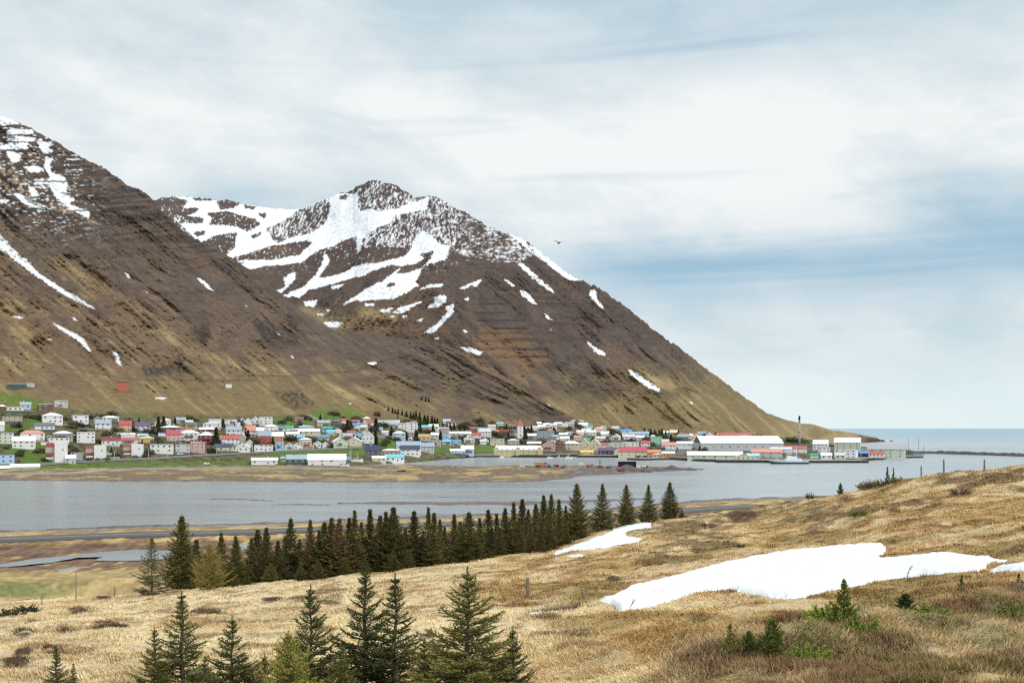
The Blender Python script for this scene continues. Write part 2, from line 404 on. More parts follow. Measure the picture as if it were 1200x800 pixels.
M_tan = soft([T6((265, 75), (380, 90), (590, 140), (730, 140), (700, 190), (560, 165), (480, 190), (380, 150)), T5((580, 310), (760, 340), (900, 420), (1180, 520), (1180, 545), (1000, 500), (860, 450), (700, 370)), T5((0, 460), (150, 470), (400, 530), (550, 575), (500, 580), (300, 530), (0, 500)),
              T5((0, 215), (100, 210), (130, 260), (40, 270)), T5((40, 320), (130, 340), (160, 400), (100, 420), (40, 370)), T5((230, 0), (260, 5), (430, 120), (410, 125)), T6((0, 340), (110, 360), (290, 390), (220, 400), (0, 372)), T6((330, 390), (480, 450), (640, 540), (500, 500), (350, 420)), T7((780, 310), (910, 340), (920, 390), (850, 385), (790, 340)),
              T7((300, 400), (440, 500), (420, 510), (340, 450)), T3((0, 680), (100, 690), (190, 720), (180, 760), (60, 730), (0, 750))], 5)
M_green = soft([[(-200, 538), (300, 541), (300, 534), (390, 528), (392, 524), (432, 522), (432, 535), (380, 538), (300, 552), (-200, 556)], T5((-200, 640), (100, 650), (250, 690), (150, 720), (-200, 710)), [(5, 485), (60, 488), (60, 506), (0, 505)], [(10, 515), (60, 520), (80, 545), (0, 540)],
                T6((330, 560), (520, 550), (600, 590), (480, 605), (330, 600)), T6((160, 600), (330, 590), (340, 640), (200, 640)), [(555, 520), (580, 520), (580, 532), (555, 532)], T7((600, 570), (720, 565), (740, 590), (620, 600)), [(500, 520), (530, 522), (530, 530), (505, 531)],
                [(885, 505), (940, 507), (945, 516), (890, 516)], [(880, 508), (920, 500), (960, 512), (900, 518)], T6((600, 690), (740, 700), (740, 740), (600, 740)), T6((160, 740), (600, 740), (600, 770), (160, 775)), [(700, 480), (780, 478), (800, 488), (720, 492)]], 3)
M_town = soft([[(-200, 478), (60, 480), (150, 484), (260, 488), (400, 487), (480, 492), (560, 502), (640, 502), (700, 505), (850, 509), (960, 512), (1080, 518), (1080, 545), (-200, 556)]], 4)
M_path = soft([T6((0, 398), (220, 400), (330, 388), (540, 376), (620, 345), (760, 305), (960, 256), (960, 262), (770, 312), (640, 352), (545, 384), (330, 394), (220, 406), (0, 404)), T5((0, 455), (300, 520), (620, 575), (1100, 580), (1200, 576), (1200, 582), (1100, 587), (620, 581), (300, 526), (0, 461))], 1)

GRASS, OLIVE, GREEN = (.36, .27, .135), (.215, .165, .075), (.105, .185, .028)
ROCK, BROWN, RUST, DARK, SNOW = (.104, .079, .066), (.172, .117, .075), (.215, .128, .068), (.046, .036, .031), (.84, .86, .88)

m_mtn = attr_mat('mountainside', rough=.95, scale=.11, var=.6, bump=1.0, bscale=.06, bdist=10.0)

# ------------------------------------------------------------------ town slope with the near mountain above it
px1 = np.arange(-260, 1068, 1.5)
fr = ([-260, 0, 100, 200, 300, 400, 480, 560, 640, 700, 760, 830, 1000, 1040, 1068], [556, 552, 550, 548, 545, 546, 542, 535, 536, 534, 537, 541, 541.5, 537, 531.5])
frpy = np.interp(px1, *fr); frY = HC * F / (frpy - HOR)
r0 = (px1, frpy + .6, frY); r0b = (px1, frpy - 2.4, frY + 1.0)
r1 = ([-260, 0, 100, 200, 300, 400, 500, 600, 700, 800, 900, 960, 1000, 1068], [460, 468, 478, 485, 490, 487, 498, 507, 510, 511, 511, 516, 527, 528],
      np.array([1300, 1350, 1400, 1450, 1530, 1600, 1750, 1900, 2050, 2200, 2350, 2300, 1900, 1900]) * K)
r2 = ([-260, 0, 100, 200, 300, 400, 500, 560, 640, 690, 740, 1068], [360, 395, 415, 428, 438, 445, 458, 468, 490, 504, 509, 527.5],
      np.array([1650, 1650, 1700, 1750, 1850, 1900, 2000, 2060, 2080, 2150, 2220, 1950]) * K)
skL = ([-260, -100, 0, 20, 45, 60, 85, 100, 125, 150, 165, 178, 188, 200, 220, 240, 270, 300, 330, 350, 375, 400, 430, 455, 480, 500, 520, 540, 560, 600, 640, 690, 740, 1068],
       [-20, 62, 135, 143, 156, 163, 178, 187, 199, 217, 222, 233, 246, 256, 276, 284, 301, 321, 345, 361, 379, 388, 389, 395, 398, 400, 404, 412, 430, 450, 472, 499, 508, 527])
r3 = (skL[0], skL[1], np.interp(skL[0], [-260, 0, 100, 200, 350, 400, 480, 530, 560, 640, 690, 740, 1068], np.array([2300, 2300, 2350, 2400, 2400, 2320, 2230, 2180, 2150, 2140, 2180, 2230, 1960])) * K)
r4 = (skL[0], np.array(skL[1]) + 25, np.array(r3[2]) + 240)
M1 = Surf(px1, [r0, r0b, r1, r2, r3, r4], [2, 70, 50, 240, 4], smooth=5, smooth_t=6, keep=(0, 1, 4), top=4)
u, v = M1.u, M1.v
jag = (fbm(px1 / 4, px1 * 0, 4, 5) - .5) * np.interp(px1, [-260, 200, 360, 420], [5.0, 5.0, 2.5, .6])
M1.v = v + jag * np.clip((M1.t[:, None] - 2.5) / 1.5, 0, 1.2); M1.pos = P(M1.u, M1.v, M1.Y); v = M1.v
rot = lambda a: (u * math.cos(a) + v * math.sin(a), -u * math.sin(a) + v * math.cos(a))
(al, ac), (alb, acb) = rot(math.radians(40)), rot(math.radians(28))
wob = 6 * fbm(u / 40, v / 40, 3, 3); w1 = sst(330, 470, u + .3 * (v - 400))
fall = lambda a, b, o, s: fbm((ac + wob) / a, al / b, o, s) * (1 - w1) + fbm((acb + wob) / a, alb / b, o, s + 60) * w1
s1, s2, s3 = fall(3.2, 48, 4, 11), fall(9, 90, 4, 12), fall(1.5, 16, 3, 13)
bl = fbm(u / 38, v / 24, 5, 14); fine = fbm(u / 3, v / 2.2, 4, 15)
hgt = sst(2.0, 2.6, M1.t)[:, None]
low = sst(.9, 2.4, M1.t)[:, None]
M1.push(((s2 - .5) * 30 + (s1 - .5) * 6 + (s3 - .5) * 2 + (fine - .5) * 6) * hgt * (.45 + .9 * sst(.35, .7, bl)) + (bl - .5) * 26 * low + (fine - .5) * 3 * low)
vline = 300 + .34 * u
wr = sst(45, -45, v - vline + (bl - .5) * 130 + (s1 - .5) * 60)
c = lerp3(const3(u.shape, BROWN), OLIVE, sst(415, 470, v + (bl - .5) * 60 + (s1 - .5) * 50) * .85)
c = lerp3(c, RUST, np.clip(sst(.5, .72, s2) * .6 + look(M_rust, u + 3 * fine, v) * .7, 0, 1) * sst(230, 330, v + .25 * (300 - u)))
c = lerp3(c, ROCK, wr * (.55 + .45 * sst(.35, .6, s1)))
c = lerp3(c, GRASS, np.clip(sst(.58, .72, s1) * .6 * sst(-70, 50, v - vline) * sst(.4, .6, bl + .08) + look(M_tan, u + 6 * (s3 - .5), v + 5 * (s1 - .5)) * (.22 + .5 * sst(.4, .62, s1)), 0, 1))
c = lerp3(c, DARK, np.clip((sst(.43, .30, s2) * .36 * sst(460, 420, v) + sst(.40, .28, s3) * .26 * sst(475, 440, v)) * sst(.3, .62, fbm(u / 16, v / 16, 3, 17)) + look(M_dark, u + 26 * (s1 - .5) + 14 * (bl - .5), v + 14 * (s1 - .5) + 10 * (fine - .5)) * (.25 + .65 * sst(.38, .58, .5 * s1 + .5 * fine)), 0, 1))
strata = fbm(u / 50, (v + .08 * u) / 2.6, 3, 21)
up = sst(30, -20, v - (245 + .25 * u) + (bl - .5) * 40)
c = lerp3(c, DARK, up * sst(.58, .42, strata) * .75); c = lerp3(c, (.125, .082, .056), up * sst(.55, .7, strata) * .6)
led = fbm(u / 70, (v + .05 * u + 10 * bl) / 3.4, 3, 24)
c = lerp3(c, (.07, .052, .044), sst(.56, .66, led) * sst(.42, .6, fbm(u / 26, v / 14, 3, 25)) * sst(60, -60, v - vline) * .6)
c = lerp3(c, (.36, .27, .18), look(M_pale, u, v) * sst(.35, .6, fbm(u / 4, v / 4, 4, 22)) * .9)
c = lerp3(c, (.085, .065, .05), look(M_path, u, v) * .75)
g = look(M_green, u + 6 * (fine - .5), v + 3 * (bl - .5))
tw = look(M_town, u, v)
tn = fbm(u / 5, v / 1.6, 4, 31)
c = lerp3(c, (.13, .115, .06), tw * .75)
c = lerp3(c, (.075, .065, .045), tw * sst(.52, .62, tn)); c = lerp3(c, (.125, .15, .05), tw * sst(.47, .36, tn) * .6); c = lerp3(c, (.24, .23, .21), tw * sst(.6, .7, fbm(u / 7, v / 1.2, 3, 33)) * .55 * sst(480, 560, u))
c = lerp3(c, GREEN, g * sst(.26, .44, fine) * .9)
qk = ((M1.t < 1.02)[:, None] & (u > 540)) * 1.0
c = lerp3(c, (.035, .03, .028), qk)
c = lerp3(c, (.30, .28, .25), ((M1.t > 1.02) & (M1.t < 1.07))[:, None] * sst(560, 600, u) * .8)
sn = look(M_snL, u + 3.2 * (fine - .5), v + 2.4 * (fbm(u / 2.2, v / 2.2, 3, 16) - .5))
sn = np.maximum(sst(.42, .6, sn), up * sst(150, 40, u) * sst(.66, .74, fbm(u / 5, v / 1.5, 3, 23)))
c = lerp3(c, SNOW, sn)
town_slope = tag(M1.mesh('mountain_slope', m_mtn, c), kind='structure')

# ------------------------------------------------------------------ the far mountain with the snow valley and the headland
px2 = np.arange(130, 1046, 1.25)
skR = ([130, 183, 190, 205, 215, 230, 245, 258, 262, 275, 288, 300, 320, 345, 360, 375, 388, 400, 412, 420, 428, 437, 443, 455, 464, 470, 480, 487, 495, 503, 510, 520, 533, 545, 560, 575, 588, 600, 612, 620, 628, 640, 655, 665, 678, 690, 703, 720, 733, 745, 757, 770, 783, 800, 815, 830, 845, 860, 875, 890, 900, 910, 925, 940, 950, 960, 975, 988, 1000, 1010, 1020, 1027, 1031, 1034, 1046],
       [236, 234, 232, 230, 231, 232, 233, 235, 234, 236, 240, 242, 244, 246, 243, 235, 231, 226, 223, 217, 214, 211, 212, 215, 217, 221, 226, 231, 230, 229, 231, 235, 243, 248, 259, 267, 271, 276, 280, 285, 291, 301, 312, 321, 327, 333, 338, 350, 359, 368, 379, 389, 399, 410, 422, 434, 444, 456, 467, 477, 484, 488, 492.5, 496, 496.5, 499, 504, 505.5, 507, 509.5, 511.5, 512.5, 514.5, 517.5, 525])
Ysk = np.interp(skR[0], [130, 345, 437, 505, 600, 700, 800, 900, 1000, 1030, 1046], np.array([3900, 3900, 3500, 3300, 3100, 2950, 2900, 3000, 3200, 3300, 3300]) * K)
m1top = np.interp(skR[0], skL[0], skL[1]); m1Y = np.interp(skR[0], r3[0], r3[2])
frac = np.interp(skR[0], [130, 500, 545, 1046], [150, 150, 14, 14])
basepy = m1top + np.interp(skR[0], [130, 500, 545, 1046], [20, 14, 6, 5])
basepy = np.where(np.array(skR[0]) > 1000, np.maximum(np.interp(skR[0], [1000, 1031, 1046], [520, 519, 525.5]), np.array(skR[1]) + .3), basepy)
bY = np.where(np.array(skR[0]) > 960, np.interp(skR[0], [960, 1000, 1031, 1046], [1900, 2300, 2550, 2600]), m1Y + frac)
b0 = (skR[0], basepy, bY)
mpy = basepy * .62 + np.array(skR[1]) * .38
b1 = (skR[0], mpy, bY * .70 + Ysk * .30)
b2 = (skR[0], skR[1], Ysk)
b3 = (skR[0], np.array(skR[1]) + np.minimum(60, (508 - np.minimum(np.array(skR[1]), 507)) * .4 + .5), Ysk + 350)
M2 = Surf(px2, [b0, b1, b2, b3], [90, 150, 4], smooth=6, smooth_t=8, keep=(0, 2), top=2)
u, v = M2.u, M2.v
jg = (fbm(px2 / 3.0, px2 * 0, 4, 6) - .5) * np.interp(px2, [130, 380, 420, 520, 700, 900, 940, 1046], [4, 2.5, 5, 5, 6.5, 2.5, .6, .6])
M2.v = v + jg * np.clip(M2.t[:, None] - 1, 0, 1.1) ** 2; M2.pos = P(M2.u, M2.v, M2.Y); v = M2.v
th = np.radians(np.interp(u, [190, 330, 430, 500, 560, 640, 1000], [128, 130, 122, 95, 60, 44, 36]))
thg = np.where(v > 440, np.radians(33), th)
al, ac = u * np.cos(th) + v * np.sin(th), -u * np.sin(th) + v * np.cos(th)
# stream function coordinates keep the streaks continuous where the fall line turns
al2, ac2 = u * math.cos(.75) + v * math.sin(.75), -u * math.sin(.75) + v * math.cos(.75)
al3, ac3 = u * math.cos(2.2) + v * math.sin(2.2), -u * math.sin(2.2) + v * math.cos(2.2)
wq = sst(470, 600, u + (v - 330) * .4)
wob = 5 * fbm(u / 30, v / 30, 3, 43)
mk_ = lambda a, b, s, o=4: fbm((ac3 + wob) / a, al3 / b, o, s) * (1 - wq) + fbm((ac2 + wob) / a, al2 / b, o, s + 50) * wq
s1, s2, s3 = mk_(3, 45, 41), mk_(8, 80, 42), mk_(1.6, 16, 44, 3)
bl = fbm(u / 30, v / 22, 5, 45); fine = fbm(u / 2.4, v / 2.0, 4, 46); fold = fbm(u / 60, v / 60, 3, 47)
amp = sst(0.02, .25, M2.t)[:, None] * sst(1030, 960, u)
M2.push((((s2 - .5) * 38 + (s1 - .5) * 8 + (s3 - .5) * 3) * (.4 + .9 * sst(.35, .7, bl)) + (fine - .5) * 9 + (fold - .5) * 120 * sst(.1, .5, M2.t)[:, None]) * amp)
relh = np.clip((v - np.interp(u, skR[0], skR[1])) / 190, 0, 1.4)
c = lerp3(const3(u.shape, ROCK), (.128, .088, .068), sst(.42, .62, s1) * .8)
c = lerp3(c, (.17, .112, .072), sst(.45, .95, relh + (bl - .5) * .5) * sst(.3, .6, s2))
c = lerp3(c, DARK, np.clip((sst(.44, .3, s2) * .42 + sst(.4, .28, s3) * .28) * sst(.3, .62, fbm(u / 15, v / 15, 3, 58)) + .55 * sst(.56, .66, fine) * sst(.45, .6, bl), 0, .85))
c = lerp3(c, RUST, np.clip(look(M_rust, u, v) * .75 + sst(.56, .7, s2) * .35 * sst(380, 430, v), 0, 1))
c = lerp3(c, OLIVE, sst(425, 480, v + (bl - .5) * 70 + (u - 700) * .06) * .8)
c = lerp3(c, GRASS, np.clip(sst(.56, .72, s1) * .55 * sst(.4, .6, bl + .06) * sst(400, 470, v) * sst(560, 620, u) + look(M_tan, u + 5 * (s3 - .5), v) * .75 + sst(930, 960, u) * .45 * sst(.35, .6, bl), 0, 1))
c = lerp3(c, GRASS, sst(860, 960, u) * sst(480, 500, v) * sst(.35, .6, bl) * .5)
strata = fbm(u / 40, v / 2.4, 3, 51)
c = lerp3(c, (.07, .052, .05), np.clip(sst(.56, .42, strata) * .6 * sst(.55, .3, relh), 0, 1) * sst(430, 380, v))
terr = sst(.62, .7, np.abs(((v - 381) / 9.2) % 1 - .5) * 2) * sst(545, 560, u) * sst(665, 630, u) * sst(378, 386, v) * sst(428, 420, v)
c = lerp3(c, DARK, terr * .35)
c = lerp3(c, DARK, look(M_dark, u + 22 * (s1 - .5), v + 14 * (s1 - .5) + 8 * (fine - .5)) * (.25 + .65 * sst(.38, .58, .5 * s1 + .5 * fine)))
c = c * (1 - .10 * sst(450, 380, v))[..., None]
c = lerp3(c, (.16, .10, .05), sst(1000, 1010, u) * .5)
c = lerp3(c, DARK, sst(1008, 1020, u) * sst(511, 515, v + 2 * (fine - .5)))
ru, rv = u + 3.6 * (fine - .5), v + 3.0 * (fbm(u / 2.0, v / 2.0, 3, 48) - .5)
rk = sst(.4, .6, look(M_rk, ru, rv))
sn = sst(.40, .6, look(M_snR, ru, rv)) * (1 - rk)
st = look(M_st, ru, rv)
spk = fbm((u + .35 * v) / 1.1, (v - .2 * u) / 3.2, 3, 49)
spk2 = fbm((u - .5 * v) / 4.0, (v + .12 * u) / 1.0, 3, 52)
spk = np.where(u > 540, .35 * spk + .65 * spk2, spk)
sn = np.where(st > .5, sst(.47, .66, spk + .30 * (fbm(u / 14, v / 10, 3, 50) - .52)) * .85, sn)
sn = np.maximum(sn, sst(.70, .76, spk + .22 * (bl - .5)) * sst(330, 290, v) * sst(640, 520, u) * .8)
c = lerp3(c, SNOW, sn)
tag(M2.mesh('far_mountain', m_mtn, c), kind='structure')

# ------------------------------------------------------------------ lowland by the near shore
m_low = attr_mat('lowland_turf', rough=.95, scale=.35, var=.45, bump=.7, bscale=.5, bdist=.6)
px3 = np.arange(-420, 1560, 2.0)
shL = ([-420, 0, 150, 300, 430, 520, 600, 700, 800, 860, 960, 1050, 1560], [625, 621.5, 616, 612.5, 607.5, 603.5, 601, 596, 587.5, 583.5, 580.5, 577, 570])
shp = np.interp(px3, *shL) + (fbm(px3 / 22, px3 * 0, 4, 60) - .5) * 3.0
def zrow(dpy, z): py = shp + dpy; return (px3, py, (HC - z) * F / (py - HOR))
rows = [zrow(150, 3.2), zrow(62, 2.9), zrow(44, 1.9), zrow(22, 1.9), zrow(16.5, 2.8), zrow(9, 2.6), zrow(4.5, 1.5), zrow(1.0, .45), zrow(-2.0, -1.0)]
LW = Surf(px3, rows, [24, 24, 50, 16, 16, 14, 10, 6], smooth=0, smooth_t=1)
u, v, X, Y = LW.u, LW.v, LW.pos[..., 0], LW.pos[..., 1]
d = v - np.interp(u, *shL)
LW.pos[..., 2] += (fbm(X / 14, Y / 14, 4, 61) - .5) * .9 * sst(2, 5, d) * sst(12, 8, np.abs(d - 32)) + (fbm(X / 5, Y / 12, 3, 69) - .5) * .4 * sst(0, 3, d)
n = fbm(X / 7, Y / 22, 5, 62); n2 = fbm(X / 2.5, Y / 6, 4, 63); n3 = fbm(X / 1.1, Y / 3.5, 3, 64)
c = lerp3(const3(u.shape, (.40, .29, .125)), (.235, .155, .07), sst(.45, .6, n))
c = lerp3(c, (.155, .095, .065), sst(17, 22, d + (n - .5) * 10) * sst(58, 47, d + (n - .5) * 12) * sst(.30, .46, n2 + .06) * .9)
c = lerp3(c, (.085, .06, .045), sst(.52, .66, n2) * sst(17, 22, d) * sst(58, 47, d) * .7)
c = lerp3(c, (.40, .30, .14), sst(44, 54, d + (n - .5) * 12) * .55)
c = lerp3(c, (.15, .165, .055), sst(56, 62, d + (n2 - .5) * 16) * sst(84, 74, d + (n - .5) * 10) * sst(110, 60, u + 60 * (n2 - .5)) * sst(.3, .55, n2 + .08) * .85)
c = lerp3(c, (.21, .19, .17), sst(4.5, 2.2, d + (n2 - .5) * 4)); c = lerp3(c, (.12, .10, .09), sst(2.0, .8, d + (n2 - .5) * 2))
c = lerp3(c, (.17, .10, .06), sst(735, 790, u) * sst(12, 16, d + (n - .5) * 6) * .8)
c = c * (.55 + .9 * n3)[..., None]; LW.pos[..., 2] += (n3 - .5) * (.12 + .33 * sst(6, 14, np.abs(d - 32))) * sst(4, 8, d)
tag(LW.mesh('lowland_ground', m_low, c), kind='structure')

def sheet(name, m, pts, z=None, kind='structure'):
    me = bpy.data.meshes.new(name); me.from_pydata([tuple(p) for p in pts], [], [tuple(range(len(pts)))]); me.materials.append(m)
    return tag(link(bpy.data.objects.new(name, me)), kind=kind)

# the shore road: a raised bank with a worn asphalt top
m_road = mat('road_asphalt', (.095, .09, .088), .9, .25, .15)
m_line = mat('road_paint', (.55, .55, .52), .8, .2, .5)
def ribbon(name, pts, half, thick, m):
    n = len(pts); vv, ff = [], []
    for i, p in enumerate(pts):
        t_ = (pts[min(i + 1, n - 1)] - pts[max(i - 1, 0)]); t_.z = 0; t_.normalize(); nr = Vector((-t_.y, t_.x, 0))
        for s_, zz in ((-half - thick * 2, -.8), (-half, thick), (half, thick), (half + thick * 2, -.8)): vv.append(p + nr * s_ + Vector((0, 0, zz)))
    for i in range(n - 1):
        for k in range(3): ff.append((4 * i + k, 4 * i + 4 + k, 4 * i + 5 + k, 4 * i + 1 + k))
    me = bpy.data.meshes.new(name); me.from_pydata([tuple(q) for q in vv], [], ff); me.materials.append(m)
    return tag(link(bpy.data.objects.new(name, me)), kind='structure')
rp = []
for x in np.arange(-400, 1200, 12.0):
    py = np.interp(x, *shL) + 11; Yv = (HC - 2.9) * F / (py - HOR); rp.append(Vector(P(x, py, Yv)))
ribbon('shore_road', rp, 6.5, .35, m_road)
ribbon('road_marking', [p + Vector((0, 0, .008)) for p in rp], .12, .355, m_line)

# ------------------------------------------------------------------ water
def water_mat(name, deep):
    m = bpy.data.materials.new(name); m.use_nodes = True; nt = m.node_tree; b = nt.nodes['Principled BSDF']
    tcn = nt.nodes.new('ShaderNodeTexCoord'); s_ = nt.nodes.new('ShaderNodeSeparateXYZ'); nt.links.new(tcn.outputs['Object'], s_.inputs[0])
    x, y = V(nt, s_.outputs[0]), V(nt, s_.outputs[1])
    big = noise(nt, vec(nt, x * .0016, y * .0065, 0.0), 1.0, 5, .6, .4)
    mid = noise(nt, vec(nt, x * .012, y * .05, 2.0), 1.0, 5, .6, .3)
    rip = noise(nt, vec(nt, x * .22, y * .55, 0.0), 1.0, 6, .65, .2)
    b.inputs['IOR'].default_value = 1.33
    col_ = mix(nt, y.step(1900, 5000) if deep else 0.0, (.265, .30, .315), (.14, .28, .36))
    nt.links.new(col_, b.inputs['Base Color'])
    rg = ((big - .5) * .5 + (mid - .5) * .35 + .24).clamp()
    nt.links.new(rg.s, b.inputs['Roughness'])
    bn = nt.nodes.new('ShaderNodeBump'); bn.inputs['Strength'].default_value = .09 if deep else .14; bn.inputs['Distance'].default_value = .5
    nt.links.new((rip + mid * .8).s, bn.inputs['Height']); nt.links.new(bn.outputs[0], b.inputs['Normal'])
    return m
m_water = water_mat('fjord_water_surface', True)
sheet('fjord_water', m_water, [(-45000, 150, 0), (45000, 150, 0), (45000, 45000, 0), (-45000, 45000, 0)])
m_pond = water_mat('pond_water_surface', False)
def lowpt(px, py, z): return Vector(P(px, py, (HC - z) * F / (py - HOR)))
def wob_poly(pts, z, amp=.9, n=12):
    out = []
    for i in range(len(pts)):
        a, b = np.array(pts[i - 1], float), np.array(pts[i], float)
        for k in range(n):
            q = a + (b - a) * k / n; q = q + amp * np.array([2.5 * (fbm(q[0] / 7., q[1] / 3., 3, 71) - .5), fbm(q[0] / 5., q[1] / 2., 3, 72) - .5])
            out.append(lowpt(q[0], q[1], z))
    return out
for pts in ([(-120, 664), (0, 661), (35, 655), (75, 651), (120, 646), (160, 643.5), (200, 645), (230, 644), (225, 651), (190, 655), (140, 657), (110, 656.5), (120, 652), (90, 653), (60, 659), (20, 663), (-120, 671)],
            [(64, 668.5), (85, 664), (108, 664), (95, 668), (75, 670)], [(268, 640), (280, 637), (292, 637), (288, 643), (272, 644)], [(-60, 668), (8, 665), (6, 669), (-60, 674)]):
    sheet('marsh_pond', m_pond, wob_poly(pts, 2.02))
m_bar = attr_mat('tidal_gravel', rough=.9, scale=.8, var=.5, bump=.5)
def sandbar(pts, h=.5):
    pts = np.array(pts, float); xs = np.linspace(pts[0, 0], pts[-1, 0], 90)
    cy, hw = np.interp(xs, pts[:, 0], pts[:, 1]), np.interp(xs, pts[:, 0], pts[:, 2])
    hw = hw * (.55 + .9 * fbm(xs / 9, xs * 0, 3, 75)); cy = cy + 1.2 * (fbm(xs / 25, xs * 0, 3, 76) - .5)
    r = np.linspace(-1, 1, 9); uu = np.broadcast_to(xs, (9, 90)); vv = cy + hw * -r[:, None]
    zz = h * (1 - r[:, None] ** 2) * (.5 + fbm(xs / 4, xs * 0, 3, 77)) - .18
    YY = HC * F / (vv - HOR); pos = P(uu, vv, YY); pos[..., 2] = zz
    i = np.arange(8 * 90).reshape(8, 90)[:, :-1].ravel(); f = np.stack([i, i + 1, i + 91, i + 90], 1)
    me = np_mesh('sandbar', pos.reshape(-1, 3), f, 4, const3((810,), (.15, .13, .115)) * (.7 + .6 * fbm(uu / 6, vv * 2, 3, 78)).reshape(-1, 1), [m_bar], True)
    tag(link(bpy.data.objects.new('sandbar', me)), kind='structure')
sandbar([(395, 589.5, .3), (450, 589.2, 1.6), (540, 589.8, 2.4), (620, 589.5, 2.4), (700, 586.5, 1.6), (760, 585, .4)], .6)
sandbar([(318, 591, .2), (350, 591, .9), (388, 591.6, .2)], .4); sandbar([(245, 584.5, .2), (280, 584.6, 1.0), (320, 587, .2)], .4); sandbar([(480, 582.5, .15), (520, 582, .4), (560, 582.4, .15)], .3)

# ------------------------------------------------------------------ gravel spit across the lagoon
px4 = np.arange(-320, 826, 1.5)
sf = np.interp(px4, [-320, 0, 200, 400, 540, 600, 640, 670, 674, 690, 720, 760, 800, 815, 825], [563, 563.5, 564.2, 565, 565.4, 565.2, 563.6, 561, 558.6, 557.6, 556.2, 553.6, 552, 550.6, 549.2])
sb = np.interp(px4, [-320, 0, 400, 480, 530, 560, 600, 650, 700, 740, 780, 825], [540, 544, 545, 544, 545.5, 546.6, 545, 545.6, 545.2, 545.6, 546.9, 548.7])
sf = np.maximum(sf + (fbm(px4 / 11, px4 * 0, 4, 80) - .5) * 1.4, sb + 2.0)
gz = np.clip((sf - sb) / 10, .15, 1)
zf = lambda py, z: (px4, py, (HC - z * (gz if z > 0 else 1)) * F / (py - HOR))
SP = Surf(px4, [zf(sf + .6, -.5), zf(sf - np.minimum(1.6, (sf - sb) * .3), .55), zf(sf * .6 + sb * .4 - np.minimum(.6, (sf - sb) * .1), 1.7), zf(sb + np.minimum(.6, (sf - sb) * .2), 1.3), zf(sb, -.4)], [5, 24, 24, 5], smooth=0, smooth_t=1)
u, v, X, Y = SP.u, SP.v, SP.pos[..., 0], SP.pos[..., 1]
inn = sst(.9, 1.3, SP.t)[:, None] * sst(3.9, 3.2, SP.t)[:, None]
SP.pos[..., 2] += ((fbm(X / 16, Y / 40, 4, 81) - .45) * 1.6 + (fbm(X / 4, Y / 8, 3, 82) - .5) * .5) * np.maximum(inn, .15) * sst(826, 790, u) * gz
n = fbm(u / 28, v / 2.2, 5, 83); n2 = fbm(u / 7, v / 1.1, 4, 84)
c = lerp3(const3(u.shape, (.165, .12, .075)), (.36, .265, .12), sst(.46, .62, n) * sst(720, 660, u)); c = lerp3(c, (.09, .065, .05), sst(.55, .7, n2) * .7)
c = lerp3(c, (.18, .17, .055), sst(548, 551, v) * sst(556, 552, v) * sst(.42, .58, n2) * sst(560, 430, u) * .7)
c = lerp3(c, (.12, .105, .098), sst(640, 690, u) * .85); c = lerp3(c, (.30, .27, .23), sst(.66, .74, n2) * .7)
c = lerp3(c, (.15, .125, .11), sst(1.35, .9, SP.t[:, None] + (n2 - .5) * .5) * .8)
tag(SP.mesh('gravel_spit', m_low, c), kind='structure')
# ------------------------------------------------------------------ the near grass slope
G3 = lambda *p: tile(600, 540, 3.636, p)
G4 = lambda *p: tile(870, 540, 3.636, p)
G0 = lambda *p: tile(0, 580, 3.636, p)
fg_snow = [
    G3((348, 603), (430, 572), (520, 532), (600, 512), (700, 486), (780, 466), (900, 431), (1000, 411), (1100, 391), (1180, 380)) + G4((200, 378), (300, 371), (420, 358), (530, 350), (590, 347), (614, 370), (602, 396), (570, 416), (650, 412), (760, 397), (860, 390), (960, 402), (1050, 411), (1155, 423), (1065, 431), (1032, 460), (960, 472), (860, 480), (760, 490), (640, 505), (560, 520), (450, 540), (350, 560), (260, 581), (180, 588), (100, 577), (0, 560)) + G3((930, 545), (850, 552), (770, 570), (700, 592), (620, 612), (540, 632), (460, 645), (430, 612), (390, 606)),
    G4((1055, 462), (1100, 447), (1200, 439), (1320, 446), (1320, 472), (1200, 466), (1100, 470)),
    G3((165, 392), (220, 371), (300, 346), (380, 315), (440, 290), (470, 275), (530, 254), (602, 265), (590, 286), (520, 296), (475, 305), (500, 321), (572, 331), (540, 346), (440, 361), (340, 376), (240, 387), (190, 399)),
    G3((215, 402), (300, 397), (300, 404), (250, 408)), [(547, 626), (565, 622), (566, 634), (549, 637)], [(652, 616), (662, 613), (660, 621)], [(619.5, 718.5), (636, 715.5), (633, 718.5), (621, 720.5)], [(545, 641), (553, 640), (552, 644), (546, 644)], [(700, 615), (735, 604), (745, 610), (715, 620)],
]
fg_hole = [G3((565, 578), (620, 560), (684, 551), (640, 562))]
M_fs = np.clip(raster(fg_snow) - raster(fg_hole), 0, 1)
M_fs1, M_fs6 = blur(M_fs, 1), blur(M_fs, 5)
